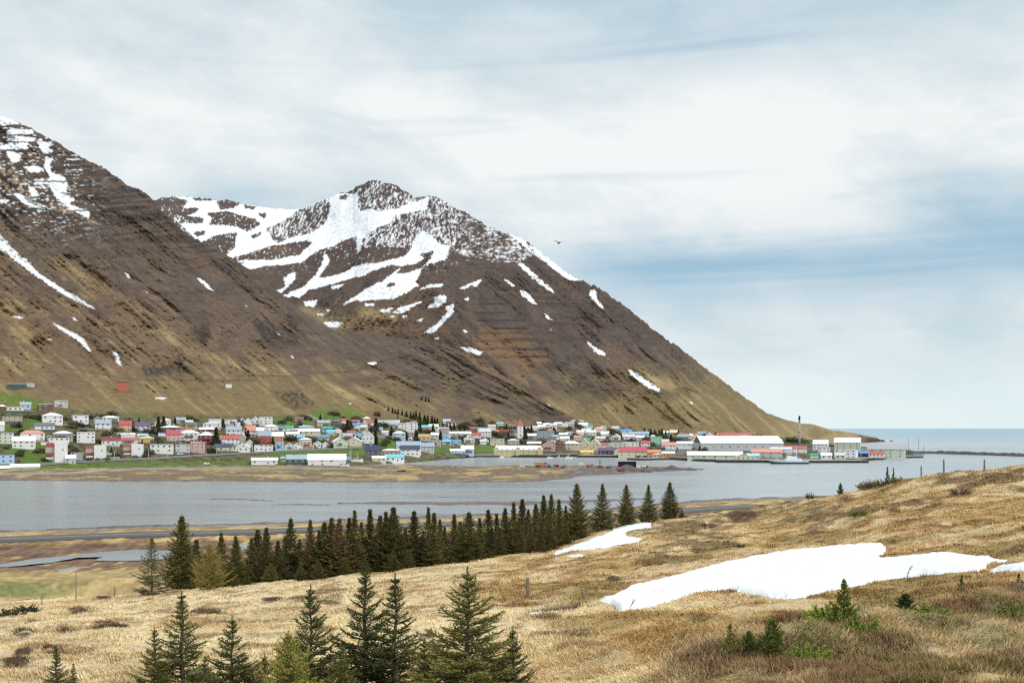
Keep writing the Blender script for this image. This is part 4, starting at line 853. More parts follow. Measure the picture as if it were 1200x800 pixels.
def T(t):
    return {'A': (0, 460, 8), 'B': (140, 460, 8), 'C': (280, 460, 8), 'D': (420, 460, 8), 'E': (560, 460, 8), 'F': (700, 460, 8), 'G': (840, 460, 8), 'H': (980, 460, 5.44)}[t]
FORM = {'gx': 'with {} gabled roof', 'gy': 'gable-fronted with {} roof', 'hip': 'with {} hipped roof', 'flat': 'with flat {} roof'}
KIND = {'house': 'house', 'apartment_block': 'apartment block', 'shed': 'shed', 'warehouse': 'warehouse', 'hall': 'hall', 'school': 'school', 'hotel': 'hotel', 'garage': 'garage', 'boathouse': 'boathouse', 'workshop': 'workshop', 'factory': 'factory building'}
TOWN = [l.split('|') for l in """
A|20|172|60|60|flat|brown|white|house|
A|130|176|170|48|flat|white|orange|house|low white bungalow with an orange flat roof on the green hillside
A|238|152|95|66|gx|pale blue|slate grey|house|small pale blue cabin with grey roof by the yellow post uphill
A|420|180|130|75|flat|brown|white|garage|open brown carport with white flat roof and dark bays
A|570|126|118|54|flat|pale grey|white|shed|long white corrugated shed highest on the dry hillside
A|115|275|170|62|flat|beige|dark grey|house|beige bungalow with a flat dark roof above a lawn
A|12|352|55|85|flat|white|pale green|house|
A|488|285|180|96|hip|white|white|house|big white villa with hipped white roof and two window rows
A|420|352|170|72|gx|white|dark grey|house|
A|752|285|140|76|flat|white|pale grey|house|
A|910|270|60|50|gy|grey|grey|shed|small weathered grey shed with rounded look on the slope
A|1035|275|150|60|hip|white|white|house|
A|970|342|140|92|gx|white|slate grey|house|white house with steep slate blue gabled roof on the upper street
A|305|446|210|94|hip|white|salmon|house|white house with faded salmon hipped roof
A|225|514|200|106|gx|white|white|house|wide white two-storey house with white gabled roof above a meadow
A|55|470|135|100|flat|pale green|grey|house|pale green block with grey flat roof at the town's valley end
A|590|440|170|82|hip|grey|white|house|grey house with white hipped roof and a dark window band
A|548|490|180|74|flat|white|maroon|house|
A|805|462|160|94|flat|white|white|house|white house with overhanging flat roof and dark glazing
A|702|446|95|50|flat|brown|white|garage|
A|1040|490|160|74|gx|white|maroon|house|
A|1165|412|120|40|flat|white|white|house|
A|530|650|190|190|row|x|x|house|
A|900|622|180|130|row|x|x|house|
B|130|592|180|110|row|x|x|house|
A|62|660|130|84|flat|light blue|dark grey|house|bright blue house with white wall strips beside the shore meadow
A|42|765|100|58|gx|red|white|shed|red shed with white roof beside the shore track
A|235|765|250|72|gx|mint green|white|shed|long mint green shed with white roof beside the shore track
A|662|660|90|80|gx|pale grey|white|garage|
B|55|352|110|94|gx|peach|crimson|house|peach house with steep crimson gabled roof
B|222|362|140|90|gx|white|purple|house|white house with dark purple gabled roof
B|75|415|130|38|flat|white|white|house|
B|90|478|150|62|gx|white|red|house|
B|215|415|100|36|flat|white|turquoise|house|
B|250|457|170|46|hip|yellow|pale green|house|low yellow bungalow with pale olive hipped roof
B|482|372|180|66|hip|dark green|white|house|dark green house with white hipped roof
B|410|402|90|30|flat|white|blue|garage|
B|505|446|130|100|gx|pink|crimson|house|pale pink house with crimson gabled roof in the middle of the slope
B|640|362|120|46|flat|orange|tan|house|orange bungalow with flat roof
B|670|332|100|58|flat|pale grey|dark grey|house|
B|660|442|170|92|hip|white|white|house|
B|870|332|160|60|hip|white|pale grey|house|
B|835|372|160|48|gx|maroon|white|house|
B|815|472|130|104|hip|maroon|white|house|maroon house with white hipped roof beside the biggest spruce
B|895|277|110|32|flat|white|white|house|
B|1045|307|110|60|flat|white|pink|house|
B|1075|402|140|90|gx|white|slate grey|house|
B|1040|482|160|84|gx|white|red|house|
B|980|552|170|76|gx|cream|navy|house|cream house with navy gabled roof above the bright green bank
B|1150|548|110|70|gy|white|white|house|
B|398|562|206|82|flat|white|grey|apartment_block|long white apartment block with flat roof above the bright green bank
B|590|552|130|72|flat|pale grey|grey|apartment_block|pale grey apartment block with flat roof on the shore road
B|735|557|130|92|flat|pink|white|apartment_block|pink and white block with flat roof on the shore road
B|320|485|60|36|flat|brown|dark grey|garage|
C|30|292|60|56|gy|white|white|house|
C|88|292|60|56|gy|white|pale grey|house|
C|155|288|85|58|gy|white|white|house|
C|255|302|118|76|flat|white|white|apartment_block|white block with arched dark doorways at the top of the town
C|300|362|120|66|hip|white|white|house|
C|386|362|78|52|gx|white|teal|house|
C|195|397|80|74|gx|pale green|white|house|
C|110|422|90|118|gx|pink|salmon|house|tall pink house with salmon gabled roof
C|240|468|118|112|gx|red|slate grey|house|red house with steep slate grey roof
C|362|462|108|96|gx|salmon|white|house|salmon house with white gabled roof
C|28|472|70|98|gy|beige|white|house|
C|502|417|120|52|gx|white|white|house|
C|625|342|150|36|flat|pale grey|pale blue|house|
C|660|397|200|60|gx|cream|white|school|
C|622|482|110|60|hip|pale green|white|house|
C|636|522|92|66|flat|peach|white|house|peach block with flat white roof on the shore road
C|582|452|70|56|gx|white|turquoise|house|
C|780|442|130|46|gx|yellow|blue|house|yellow house with blue gabled roof
C|862|402|80|56|gx|yellow|turquoise|house|
C|930|372|65|46|gy|white|red|house|
C|795|317|115|62|gx|cream|grey|house|cream house with grey gabled roof below the green knoll
C|902|302|100|54|gx|dark grey|dark grey|house|dark grey house with dark roof below the green knoll
C|985|282|90|40|gx|white|red|house|
C|1090|290|80|40|gx|white|crimson|house|
C|1105|332|95|48|gx|white|blue|house|
C|1185|312|40|52|gy|cream|white|house|
C|50|552|105|74|gy|white|white|garage|white gable-fronted garage with two dark openings on the shore road
C|235|543|170|60|flat|white|maroon|garage|low white garage with a dark red gate on the shore road
C|380|542|76|80|flat|light blue|pale blue|house|light blue cube-shaped house on the shore road
C|470|532|80|60|gy|white|white|house|
C|550|532|80|64|gy|white|pale grey|house|
C|735|512|80|60|gy|white|white|house|
C|812|512|70|56|gy|white|grey|house|
C|942|512|130|96|gy|pale green|white|house|pale green gable-fronted house above the boat yard
C|1080|506|140|92|gy|cream|white|house|cream gable-fronted house above the boat yard
C|1125|422|90|60|gy|light blue|blue|house|light blue gable-fronted house with blue roof
C|1005|422|120|46|flat|white|pale grey|house|
C|1180|402|60|50|gy|white|pale grey|house|
C|240|667|240|60|gx|white|white|shed|low white double-gabled shed beside the shore track
C|560|662|230|84|gx|dark green|slate grey|warehouse|dark green-grey warehouse at the foot of the grass bank
C|825|682|350|110|gx|white|white|warehouse|large white warehouse with wide white roof by the boat yard
C|425|642|60|46|gx|slate grey|grey|shed|
D|95|312|90|56|gx|white|red|house|
D|280|287|210|36|flat|white|pale grey|school|
D|310|322|70|44|gx|slate grey|slate grey|house|
D|430|342|120|60|flat|white|white|apartment_block|
D|500|352|110|74|flat|white|white|apartment_block|
D|620|352|80|50|gx|salmon|turquoise|house|
D|705|352|95|60|gx|white|pale green|house|
D|800|362|100|40|gx|pink|grey|house|
D|830|287|70|40|gx|white|light blue|house|white house with light blue roof alone above the dark plantation
D|380|442|120|84|hip|pale blue|pale grey|house|
D|490|402|80|50|gx|pink|grey|house|
D|620|452|110|66|gx|cream|tan|house|
D|810|432|80|60|flat|light blue|white|house|
D|895|402|90|40|gx|cream|white|house|
D|1000|412|110|50|gx|white|white|house|
D|1035|467|100|60|gy|white|white|house|
D|1105|432|90|60|gx|white|red|house|
D|1165|387|90|66|flat|white|dark grey|apartment_block|
D|830|487|80|50|gx|white|turquoise|house|
D|920|487|80|50|gx|pale blue|blue|house|
D|730|502|90|54|flat|pink|white|house|
D|1078|347|80|28|flat|salmon|white|house|
D|1170|482|60|46|gx|white|pale grey|house|
D|470|562|230|108|gx|white|slate grey|school|broad building with huge slate grey roof slope behind the lagoon
D|640|556|140|88|gx|pale grey|slate grey|school|
D|484|588|180|96|gx|white|navy|hall|white hall with dark navy roof and porch behind the lagoon
D|138|612|150|120|gx|dark grey|navy|boathouse|old dark boathouse with steep navy roof beside the lagoon
D|300|584|160|60|hip|tan|white|hall|tan timber hall with white roof beside the lagoon
D|190|642|130|52|gx|cream|white|warehouse|
D|335|642|180|66|gx|white|turquoise|warehouse|white shore hall with turquoise roof beside the lagoon
D|925|576|140|52|gx|light blue|white|house|
D|1020|576|120|84|gx|light blue|white|house|light blue house with white roof above the causeway
D|90|482|110|122|gy|white|pale grey|house|tall white gable-fronted house beside tall spruces
D|210|422|80|36|flat|grey|dark grey|house|
D|250|392|60|36|gx|white|pale grey|house|
E|182|492|130|62|flat|cream|white|house|cream house with flat white roof behind the lagoon hotel
E|330|490|110|60|hip|beige|pale grey|house|
E|530|502|130|46|gx|maroon|white|shed|maroon shed with white roof behind the lagoon hotel
E|635|424|160|68|flat|slate grey|pale grey|school|square grey school block beside the church
E|508|432|80|50|gx|slate grey|white|house|
E|62|472|80|48|gy|white|white|house|
E|70|412|110|80|gx|white|pale grey|apartment_block|
E|250|402|90|60|gx|brown|maroon|house|
E|130|342|70|46|gx|white|pale pink|house|
E|660|542|130|86|gy|pink|white|house|pale pink gable-fronted building on the harbour front
E|770|537|90|74|flat|brown|salmon|house|brown and salmon block on the harbour front
E|880|535|150|84|hip|cream|white|hotel|cream harbour hotel with white hipped roof and many windows
E|1000|540|90|110|gy|cream|cream|hotel|cream hotel wing with tall gable on the harbour front
E|1095|540|110|108|gy|cream|pale grey|hotel|
E|1160|522|95|42|gx|white|red|house|
E|1022|588|120|52|gx|yellow|yellow|workshop|yellow waterfront restaurant with yellow roof
E|330|352|80|44|flat|navy|white|house|
E|470|352|60|36|gx|white|white|house|
E|545|347|70|36|gx|white|pale grey|house|
E|600|332|70|34|gx|white|white|house|
E|640|317|60|34|gx|cream|white|house|
E|700|327|80|40|gx|white|pale blue|house|
E|752|312|70|38|gx|pink|white|house|
E|805|314|80|36|flat|white|white|house|
E|862|312|80|40|gx|white|grey|house|
E|985|334|90|56|gx|white|white|house|
E|1045|332|60|44|gx|white|green|house|
E|960|392|70|42|gx|white|white|house|
E|1015|377|80|44|gx|white|pale grey|house|
E|1065|397|90|48|gx|white|white|house|
E|1130|367|80|40|gx|white|salmon|house|
E|1178|342|50|36|gx|white|grey|house|
E|800|417|80|44|gx|pink|white|house|
E|855|407|60|44|gx|white|slate grey|house|
E|725|437|70|46|gx|white|slate grey|house|
E|815|462|90|54|gx|pale grey|white|house|
E|935|447|70|48|gx|cream|salmon|house|
E|575|302|44|30|gx|cream|white|house|
E|1000|442|60|46|gx|white|brown|house|
E|1150|452|90|44|gx|white|pale green|house|
E|1185|412|60|44|gx|white|white|house|
E|205|305|64|30|gx|pale green|turquoise|house|
E|200|392|60|44|gx|white|orange|house|
F|410|312|60|42|gx|slate grey|dark grey|house|slate grey house alone at the foot of the hillside
F|470|305|50|28|gx|white|pale grey|house|
F|660|312|82|44|gx|teal|slate grey|house|
F|740|304|90|40|gx|orange|brown|house|orange house with brown roof in the uppermost street
F|900|306|70|30|flat|white|pale grey|house|
F|980|312|84|34|flat|pale green|white|house|
F|1060|312|76|34|flat|white|pale grey|house|
F|1150|312|90|36|flat|teal|white|house|
F|20|364|60|42|gx|white|white|house|
F|165|352|80|42|gx|white|pale grey|house|
F|75|404|66|44|gx|white|white|house|
F|120|440|60|40|gx|white|brown|house|
F|262|392|112|52|gx|white|blue|house|
F|390|422|182|60|gx|pale blue|slate grey|school|long pale blue school with slate grey roof
F|175|442|80|56|gy|white|white|house|
F|290|442|120|52|gx|white|pale grey|house|
F|402|447|80|48|gx|cream|white|house|
F|720|392|84|60|gx|pale green|pale green|house|bright pale green house among dark trees
F|650|402|62|46|gx|white|white|house|
F|600|362|80|28|flat|pink|white|house|
F|850|362|180|38|flat|cream|pink|apartment_block|
F|850|402|120|34|flat|brown|white|house|
F|982|372|80|62|gx|pale blue|slate grey|house|
F|1055|412|62|64|gy|white|white|house|
F|1170|352|70|40|flat|light blue|white|house|
F|800|442|100|50|gx|teal|grey|house|
F|930|447|100|46|gx|white|orange|house|white house with orange gabled roof behind the white works
F|880|432|60|48|flat|pale grey|white|house|
F|450|502|84|54|gx|white|crimson|house|
F|552|482|104|70|flat|mint green|white|apartment_block|
F|640|492|62|58|gx|white|pale grey|house|
F|45|522|112|56|gx|white|crimson|house|
F|190|512|170|42|flat|pale green|white|hall|
F|310|502|150|42|flat|white|white|hall|
F|88|582|150|72|gx|navy|purple|workshop|navy harbour shed with rows of white windows
F|330|592|260|88|gx|cream|crimson|warehouse|long cream harbour hall with crimson roof
F|205|592|90|76|gy|cream|white|warehouse|cream gable-fronted harbour hall
F|670|532|132|70|gx|white|salmon|workshop|white workshop with salmon roof behind the quay
F|530|594|120|62|gx|salmon|orange|workshop|salmon waterfront workshop with orange roof
F|565|607|90|40|hip|cream|pale grey|workshop|
F|665|602|120|56|gx|orange|pale blue|workshop|orange quay shed with pale blue roof
F|560|547|150|38|flat|dark grey|dark grey|workshop|
F|820|562|120|58|gx|grey|grey|workshop|
F|840|512|190|58|gx|white|white|factory|
F|1040|505|170|50|flat|white|pale grey|factory|
G|160|412|325|66|gx|white|red|apartment_block|long white block with red roof above the white works
G|245|632|136|62|gy|cream|pale green|workshop|cream gable-fronted quay shed by the moored ship
G|340|626|110|60|gx|white|light blue|workshop|
G|470|605|280|80|gx|pale grey|salmon|factory|
G|735|560|210|62|gx|white|red|factory|white factory hall with bright red roof below the chimney
G|915|612|70|46|gx|white|green|workshop|white quay shed with green roof
G|975|540|140|100|gx|white|white|factory|white gabled factory hall beside the chimney
G|1005|560|108|84|flat|white|pale grey|factory|
G|1025|622|100|60|gx|white|white|workshop|
G|515|412|54|32|gy|white|white|house|
G|573|417|50|32|gx|cream|white|house|
G|622|417|52|32|gx|white|pale grey|house|
G|1090|605|100|46|gx|brown|maroon|workshop|
G|1160|620|90|58|gx|white|pale grey|workshop|
G|600|560|200|52|gx|white|pale blue|factory|
H|72|365|160|80|gx|pale green|white|factory|tall pale green factory with white roof at the harbour's sea end
H|62|415|140|52|flat|white|white|workshop|long low white workshop in front of the pale green factory
H|180|411|72|42|gx|navy|blue|workshop|dark shed with bright blue roof beside the pale green factory
H|256|412|92|40|gx|white|red|workshop|white shed with red roof at the sea end of the harbour
H|178|368|60|42|flat|beige|pale green|factory|
H|320|412|228|84|gx|pale green|grey|factory|grey-green hall with long grey roof at the sea end of the harbour
""".strip().splitlines()]

# houses half seen between the others
rf_ = random.Random(21); OCC = [(T(e[0])[0] + float(e[1]) / T(e[0])[2], T(e[0])[1] + float(e[2]) / T(e[0])[2], float(e[3]) / T(e[0])[2]) for e in TOWN]
for _ in range(2500):
    px = rf_.uniform(150, 905)
    py = rf_.uniform(float(np.interp(px, [150, 300, 420, 520, 620, 905], [496, 494, 494, 498, 505, 513])), float(np.interp(px, [150, 300, 420, 470, 560, 620, 720, 905], [527, 523, 519, 517, 517, 519, 523, 522])))
    w_ = rf_.uniform(8, 13) if px < 560 else rf_.uniform(6.5, 10)
    if any(abs(a - px) < (c_ + w_) * .40 and -3.2 < py - b < 3.2 for a, b, c_ in OCC): continue
    OCC.append((px, py, w_))
    TOWN.append(['A', str(px * 8), str((py - 460) * 8), str(w_ * 8), str(rf_.uniform(4.6, 7.5) * 8), rf_.choice(('gx', 'gx', 'gy', 'hip', 'flat')), rf_.choice(('white', 'white', 'white', 'white', 'cream', 'pale grey', 'pale green', 'pale blue', 'beige', 'grey')), rf_.choice(('white', 'pale grey', 'grey', 'slate grey', 'white', 'dark grey', 'red', 'green', 'brown', 'salmon')), 'house', ''])
    if len(OCC) > 278: break

made = []
def row_house(px, py, wpx, hpx):
    """terrace house: tall white end wall with one window, dark red lean-to front beside it"""
    p, s = setting_frame(px, py, wpx); w, h = wpx * s, hpx * s
    root = empty('house', p, -math.atan2(p.x, p.y) + math.radians(-4))
    d = 11.0
    MB().box((w * .20, d * .3, h / 2 - 1.2), (w * .56, d, h + 2.4)).build('end_wall', [PAINT['white']], root)
    MB().box((-w * .30, d * .5, h * .36 - 1.2), (w * .42, d * .8, h * .72 + 2.4)).build('wall', [PAINT['beige']], root)
    r = MB(); x0, x1, y0 = -w * .53, -w * .085, d * .08
    v = [(x0, y0 - 1.6, h * .36), (x1, y0 - 1.6, h * .36), (x1, d * .95, h * .93), (x0, d * .95, h * .93)]
    r.add([(a, b, c - .3) for a, b, c in v] + v, [(3, 2, 1, 0), (4, 5, 6, 7), (0, 1, 5, 4), (1, 2, 6, 5), (2, 3, 7, 6), (3, 0, 4, 7)]); r.build('roof', [TIN['maroon']], root)
    bp = MB(); bp.box((-w * .30, -1.3, h * .2), (w * .34, .12, 1.0)); bp.box((-w * .30, -.75, h * .2 - .5), (w * .34, 1.2, .2)); bp.build('balcony', [PAINT['white']], root)
    for x, z in ((-w * .40, h * .13), (-w * .20, h * .13)):
        o = bpy.data.objects.new('window', wmesh); o.location = (x, d * .1 - .04, z); o.scale = (1.3, 1, 1.1); link(o, root)
    o = bpy.data.objects.new('window', wmesh); o.location = (w * .30, -d * .2 - .04, h * .62); link(o, root)
    return root

for t, x, y, w, h, kind, wall, roof, name, nick in TOWN:
    ox, oy, s = T(t); px, py, wp, hp = ox + float(x) / s, oy + float(y) / s, float(w) / s, float(h) / s
    roof = roof.replace('pale pink', 'pink')
    if kind == 'row':
        o = row_house(px, py, wp, hp); base = 'terrace house with white end wall and dark red roof'
    else:
        if kind == 'flat' and not nick and name == 'house' and int(px * 7) % 5 < 3: kind = 'gx' if int(px) % 2 else 'hip'
        big = wp > 26
        o = building(px, py, wp, hp, kind, wall, roof, name=name, rz=(random.Random(int(px)).uniform(-4, 4) if big else None),
                     depth=(min(wp * M1.at(px, py).y / F * .5, 26) if big and kind != 'gy' else None), rise=(.5 if big and kind == 'gx' and name in ('warehouse', 'factory') else None) if name != 'factory' else .38)
        form = f'with {roof} roof' if kind == 'gx' else f'with hipped {roof} roof' if kind == 'hip' else f'with flat {roof} roof' if kind == 'flat' else f'with {roof} roof'
        if wall == roof: form = {'gx': 'with matching gabled roof', 'gy': 'with matching roof', 'hip': 'with matching hipped roof', 'flat': 'with matching flat roof'}[kind]
        base = f"{wall} {'gable-fronted ' if kind == 'gy' else ''}{KIND[name]} {form}"
    cat = {'apartment_block': 'apartment block', 'factory': 'factory'}.get(name, name)
    tag(o, None, cat, 'houses of the town' if name in ('house', 'garage', 'apartment_block', 'shed') else 'harbour and public buildings')
    made.append(dict(o=o, px=px, py=py, w=wp, h=hp, base=base, nick=nick.strip() or None))

# --- church
p, s = setting_frame(609.5, 513.5, 8)
ch = empty('church', p, -math.atan2(p.x, p.y) + math.radians(6))
tw_ = 6.8 * s; th_ = 14.6 * s; sp_ = 9.4 * s
MB().box((0, 0, th_ / 2 - 1), (tw_, tw_, th_ + 2)).build('tower', [PAINT['white']], ch)
b = MB(); X = tw_ / 2 + .35; b.add([(-X, -X, th_), (X, -X, th_), (X, X, th_), (-X, X, th_), (-X * .62, -X * .62, th_ + sp_ * .35), (X * .62, -X * .62, th_ + sp_ * .35), (X * .62, X * .62, th_ + sp_ * .35), (-X * .62, X * .62, th_ + sp_ * .35), (0, 0, th_ + sp_)],
    [(3, 2, 1, 0), (0, 1, 5, 4), (1, 2, 6, 5), (2, 3, 7, 6), (3, 0, 4, 7), (4, 5, 8), (5, 6, 8), (6, 7, 8), (7, 4, 8)])
sp1 = b.build('spire', [TIN['brick red']], ch); MB().box((0, 0, th_ + sp_ + .7), (.16, .16, 1.8)).box((0, 0, th_ + sp_ + 1.1), (.9, .16, .16)).build('cross', [PAINT['dark grey']], sp1)
nw, nd, nh = 9.5 * s, 26.0, 7.0 * s
b = MB(); b.box((0, tw_ / 2 + nd / 2 + .05, nh / 2 - 1), (nw, nd, nh + 2)); b.build('wall', [PAINT['white']], ch)
b = MB(); y0, y1, xx, hh = tw_ / 2 + .06, tw_ / 2 + nd + .4, nw / 2 + .4, nh + 4.6 * s
b.add([(-xx, y0, nh + .02), (xx, y0, nh + .02), (0, y0, hh), (-xx, y1, nh + .02), (xx, y1, nh + .02), (0, y1, hh)], [(0, 1, 2), (5, 4, 3), (0, 2, 5, 3), (2, 1, 4, 5), (1, 0, 3, 4)]); b.build('roof', [TIN['red']], ch)
for z in (th_ * .3, th_ * .58, th_ * .84):
    o = bpy.data.objects.new('window', wmesh); o.location = (0, -tw_ / 2 - .03, z); o.scale = (.8, 1, 1.5); link(o, ch)
tag(ch, 'white church with tall tower and pointed red spire above the town', 'church')
made.append(dict(o=ch, px=609.5, py=513.5, w=10, h=24, base='church', nick='white church with pointed red spire', done=True))

# --- yellow lagoon hotel: long body, white roof with a row of dormers, three gabled bays
p, s = setting_frame(607, 533.0, 57)
ht = empty('hotel', p + Vector((0, 0, 0)), -math.atan2(p.x, p.y) + math.radians(-3))
L, hw, hr, d = 57 * s, 6.0 * s, 5.2 * s, 15.0
MB().box((0, d / 2, hw / 2 - 1), (L, d, hw + 2)).build('wall', [PAINT['pale yellow']], ht)
b = MB(); X = L / 2 + .6
b.add([(-X, -.8, hw), (X, -.8, hw), (X, d + .8, hw), (-X, d + .8, hw), (-X + 3, d / 2, hw + hr), (X - 3, d / 2, hw + hr)], [(3, 2, 1, 0), (0, 1, 5, 4), (1, 2, 5), (2, 3, 4, 5), (3, 0, 4)]); rf = b.build('roof', [TIN['white']], ht)
for k in range(9):
    x = -L / 2 + L * (k + .5) / 9
    bay = k in (0, 4, 8); bw, bh, yy = (4.2, hw + 3.2, -1.6) if bay else (2.2, hw + 1.9, .3)
    z0 = -1.5 if bay else hw + .15
    b = MB(); b.add([(x - bw / 2, yy, z0), (x + bw / 2, yy, z0), (x + bw / 2, yy, bh - 1.2), (x, yy, bh), (x - bw / 2, yy, bh - 1.2), (x - bw / 2, d * .4, z0), (x + bw / 2, d * .4, z0), (x + bw / 2, d * .4, bh - 1.2), (x, d * .4, bh), (x - bw / 2, d * .4, bh - 1.2)],
        [(0, 1, 2, 3, 4), (1, 6, 7, 2), (5, 0, 4, 9), (2, 7, 8, 3), (3, 8, 9, 4)], 0)
    b.add([(x - bw / 2 - .3, yy - .3, bh - 1.3), (x, yy - .3, bh + .08), (x, d * .4, bh + .08), (x - bw / 2 - .3, d * .4, bh - 1.3)], [(0, 1, 2, 3)], 1)
    b.add([(x + bw / 2 + .3, yy - .3, bh - 1.3), (x, yy - .3, bh + .08), (x, d * .4, bh + .08), (x + bw / 2 + .3, d * .4, bh - 1.3)], [(3, 2, 1, 0)], 1)
    dr = b.build('dormer' if not bay else 'gable_bay', [PAINT['pale yellow'], TIN['white']], ht if bay else rf)
    o = bpy.data.objects.new('window', wmesh); o.location = (x, yy - .04, bh - 1.75 if not bay else hw * .5); o.scale = (.9, 1, .9); link(o, dr)
    if not bay:
        o = bpy.data.objects.new('window', wmesh); o.location = (x, -.04, hw * .45); link(o, ht)
tag(ht, 'long yellow hotel with white dormered roof on the lagoon shore', 'hotel', 'harbour and public buildings')
made.append(dict(o=ht, px=607, py=533, w=57, h=12, base='hotel', nick='yellow lagoon hotel', done=True))

# --- big white works hall (ridge across the view, dark grey gable at its sea end) and the long low hall on the quay
def big_hall(px, py, wpx, hpx, dep, wallk, roofk, endk, label, frac=.35, rz=0):
    p, s = setting_frame(px, py, wpx); w, h = wpx * s, hpx * s
    r_ = empty('warehouse', p, -math.atan2(p.x, p.y) + math.radians(rz)); x, hw = w / 2, h * frac
    MB().box((0, dep / 2, hw / 2 - 1), (w, dep, hw + 2)).build('wall', [PAINT[wallk]], r_)
    b = MB()
    for sg in (-1, 1): b.add([(sg * (x - .02), 0, hw), (sg * (x - .02), dep, hw), (sg * (x - .02), dep / 2, h - .3)], [(0, 1, 2)] if sg > 0 else [(2, 1, 0)])
    b.build('gable', [PAINT[endk]], r_)
    b = MB(); X = x + .5
    for q in ((-.6, dep / 2), (dep + .6, dep / 2)):
        v = [(-X, q[0], hw - .1), (X, q[0], hw - .1), (X, q[1], h), (-X, q[1], h)]
        b.add(v + [(a, b_, c + .25) for a, b_, c in v], [(0, 1, 2, 3), (7, 6, 5, 4), (0, 4, 5, 1), (1, 5, 6, 2), (2, 6, 7, 3), (3, 7, 4, 0)])
    b.build('roof', [TIN[roofk]], r_)
    n = int(w / 9); 
    for k in range(n):
        o = bpy.data.objects.new('window', wmesh); o.location = (-x + w * (k + .5) / n, -.04, hw * .55); o.scale = (1.8, 1, min(1.2, hw / 3.2)); link(o, r_)
    tag(r_, label, 'warehouse', 'harbour and public buildings'); made.append(dict(o=r_, px=px, py=py, w=wpx, h=hpx, base='warehouse', nick=label, done=True))
big_hall(870, 528, 96, 17, 70, 'pale grey', 'white', 'dark grey', 'huge white-roofed works hall in the middle of the harbour', .52, 10)
big_hall(838, 537.5, 64, 8.5, 18, 'pale green', 'white', 'pale grey', 'long low pale hall with white roof along the quay', .5, 2)

# --- labels that single each building out: its own look, else its place beside one that has a look of its own
nicks = [m for m in made if m['nick']]
used = {m['nick'] for m in nicks}
def rel(a, b):
    dx_, dy_ = a['px'] - b['px'], (a['py'] - b['py']) * 1.6
    if abs(dx_) >= abs(dy_): return 'right of' if dx_ > 0 else 'left of'
    return 'below' if dy_ > 0 else 'above'
short = lambda s_: ' '.join(s_.split(' with ')[0].split(' on ')[0].split()) if len(s_.split(' with ')[0].split()) >= 3 else s_
from collections import Counter
bc = Counter(m['base'] for m in made)
for m in made:
    if m.get('done'): continue
    if m['nick']: m['o']['label'] = m['nick']; continue
    if bc[m['base']] == 1: lab = m['base']; 
    else: lab = None
    near = sorted(nicks, key=lambda q: math.hypot(q['px'] - m['px'], 2.2 * (q['py'] - m['py'])))
    cands = ([lab] if lab else []) + [f"{m['base']} {rel(m, q)} the {q['nick']}" for q in near[:10]] + [f"smaller {m['base']} {rel(m, q)} the {q['nick']}" for q in near[:6]]
    for cnd in cands:
        wds = cnd.split()
        if len(wds) > 16 or cnd in used: continue
        m['o']['label'] = cnd; used.add(cnd); break
    else:
        for q in near[:30]:
            cnd = f"{m['base'].split(' with ')[0]} {rel(m, q)} the {q['nick']}"
            if len(cnd.split()) <= 16 and cnd not in used: break
        m['o']['label'] = cnd; used.add(cnd)
# ------------------------------------------------------------------ trees and shrubs
def leaf_mat(name, rough=.75, sub=0.0):
    m = bpy.data.materials.new(name); m.use_nodes = True; nt = m.node_tree; b = nt.nodes['Principled BSDF']
    b.inputs['Roughness'].default_value = rough; b.inputs['Specular IOR Level'].default_value = .25
    a = nt.nodes.new('ShaderNodeVertexColor'); a.layer_name = 'Col'
    oi = nt.nodes.new('ShaderNodeObjectInfo'); r = V(nt, oi.outputs['Random'])
    cb = nt.nodes.new('ShaderNodeCombineColor')
    for i, (a0, a1) in enumerate(((.68, .8), (.74, .56), (.72, .5))): nt.links.new((r * a1 + a0).s, cb.inputs[i])
    nt.links.new(mix(nt, 1.0, a.outputs['Color'], cb.outputs[0], 'MULTIPLY'), b.inputs['Base Color'])
    return m
m_needle = leaf_mat('spruce_needles')
m_bark = mat('spruce_bark', (.12, .085, .06), .95, .35, 12, bump=.3)
m_twig = mat('bare_twigs', (.17, .13, .105), .95, .3, 10)

def unit(a): return a / np.maximum(np.linalg.norm(a, axis=-1, keepdims=True), 1e-9)

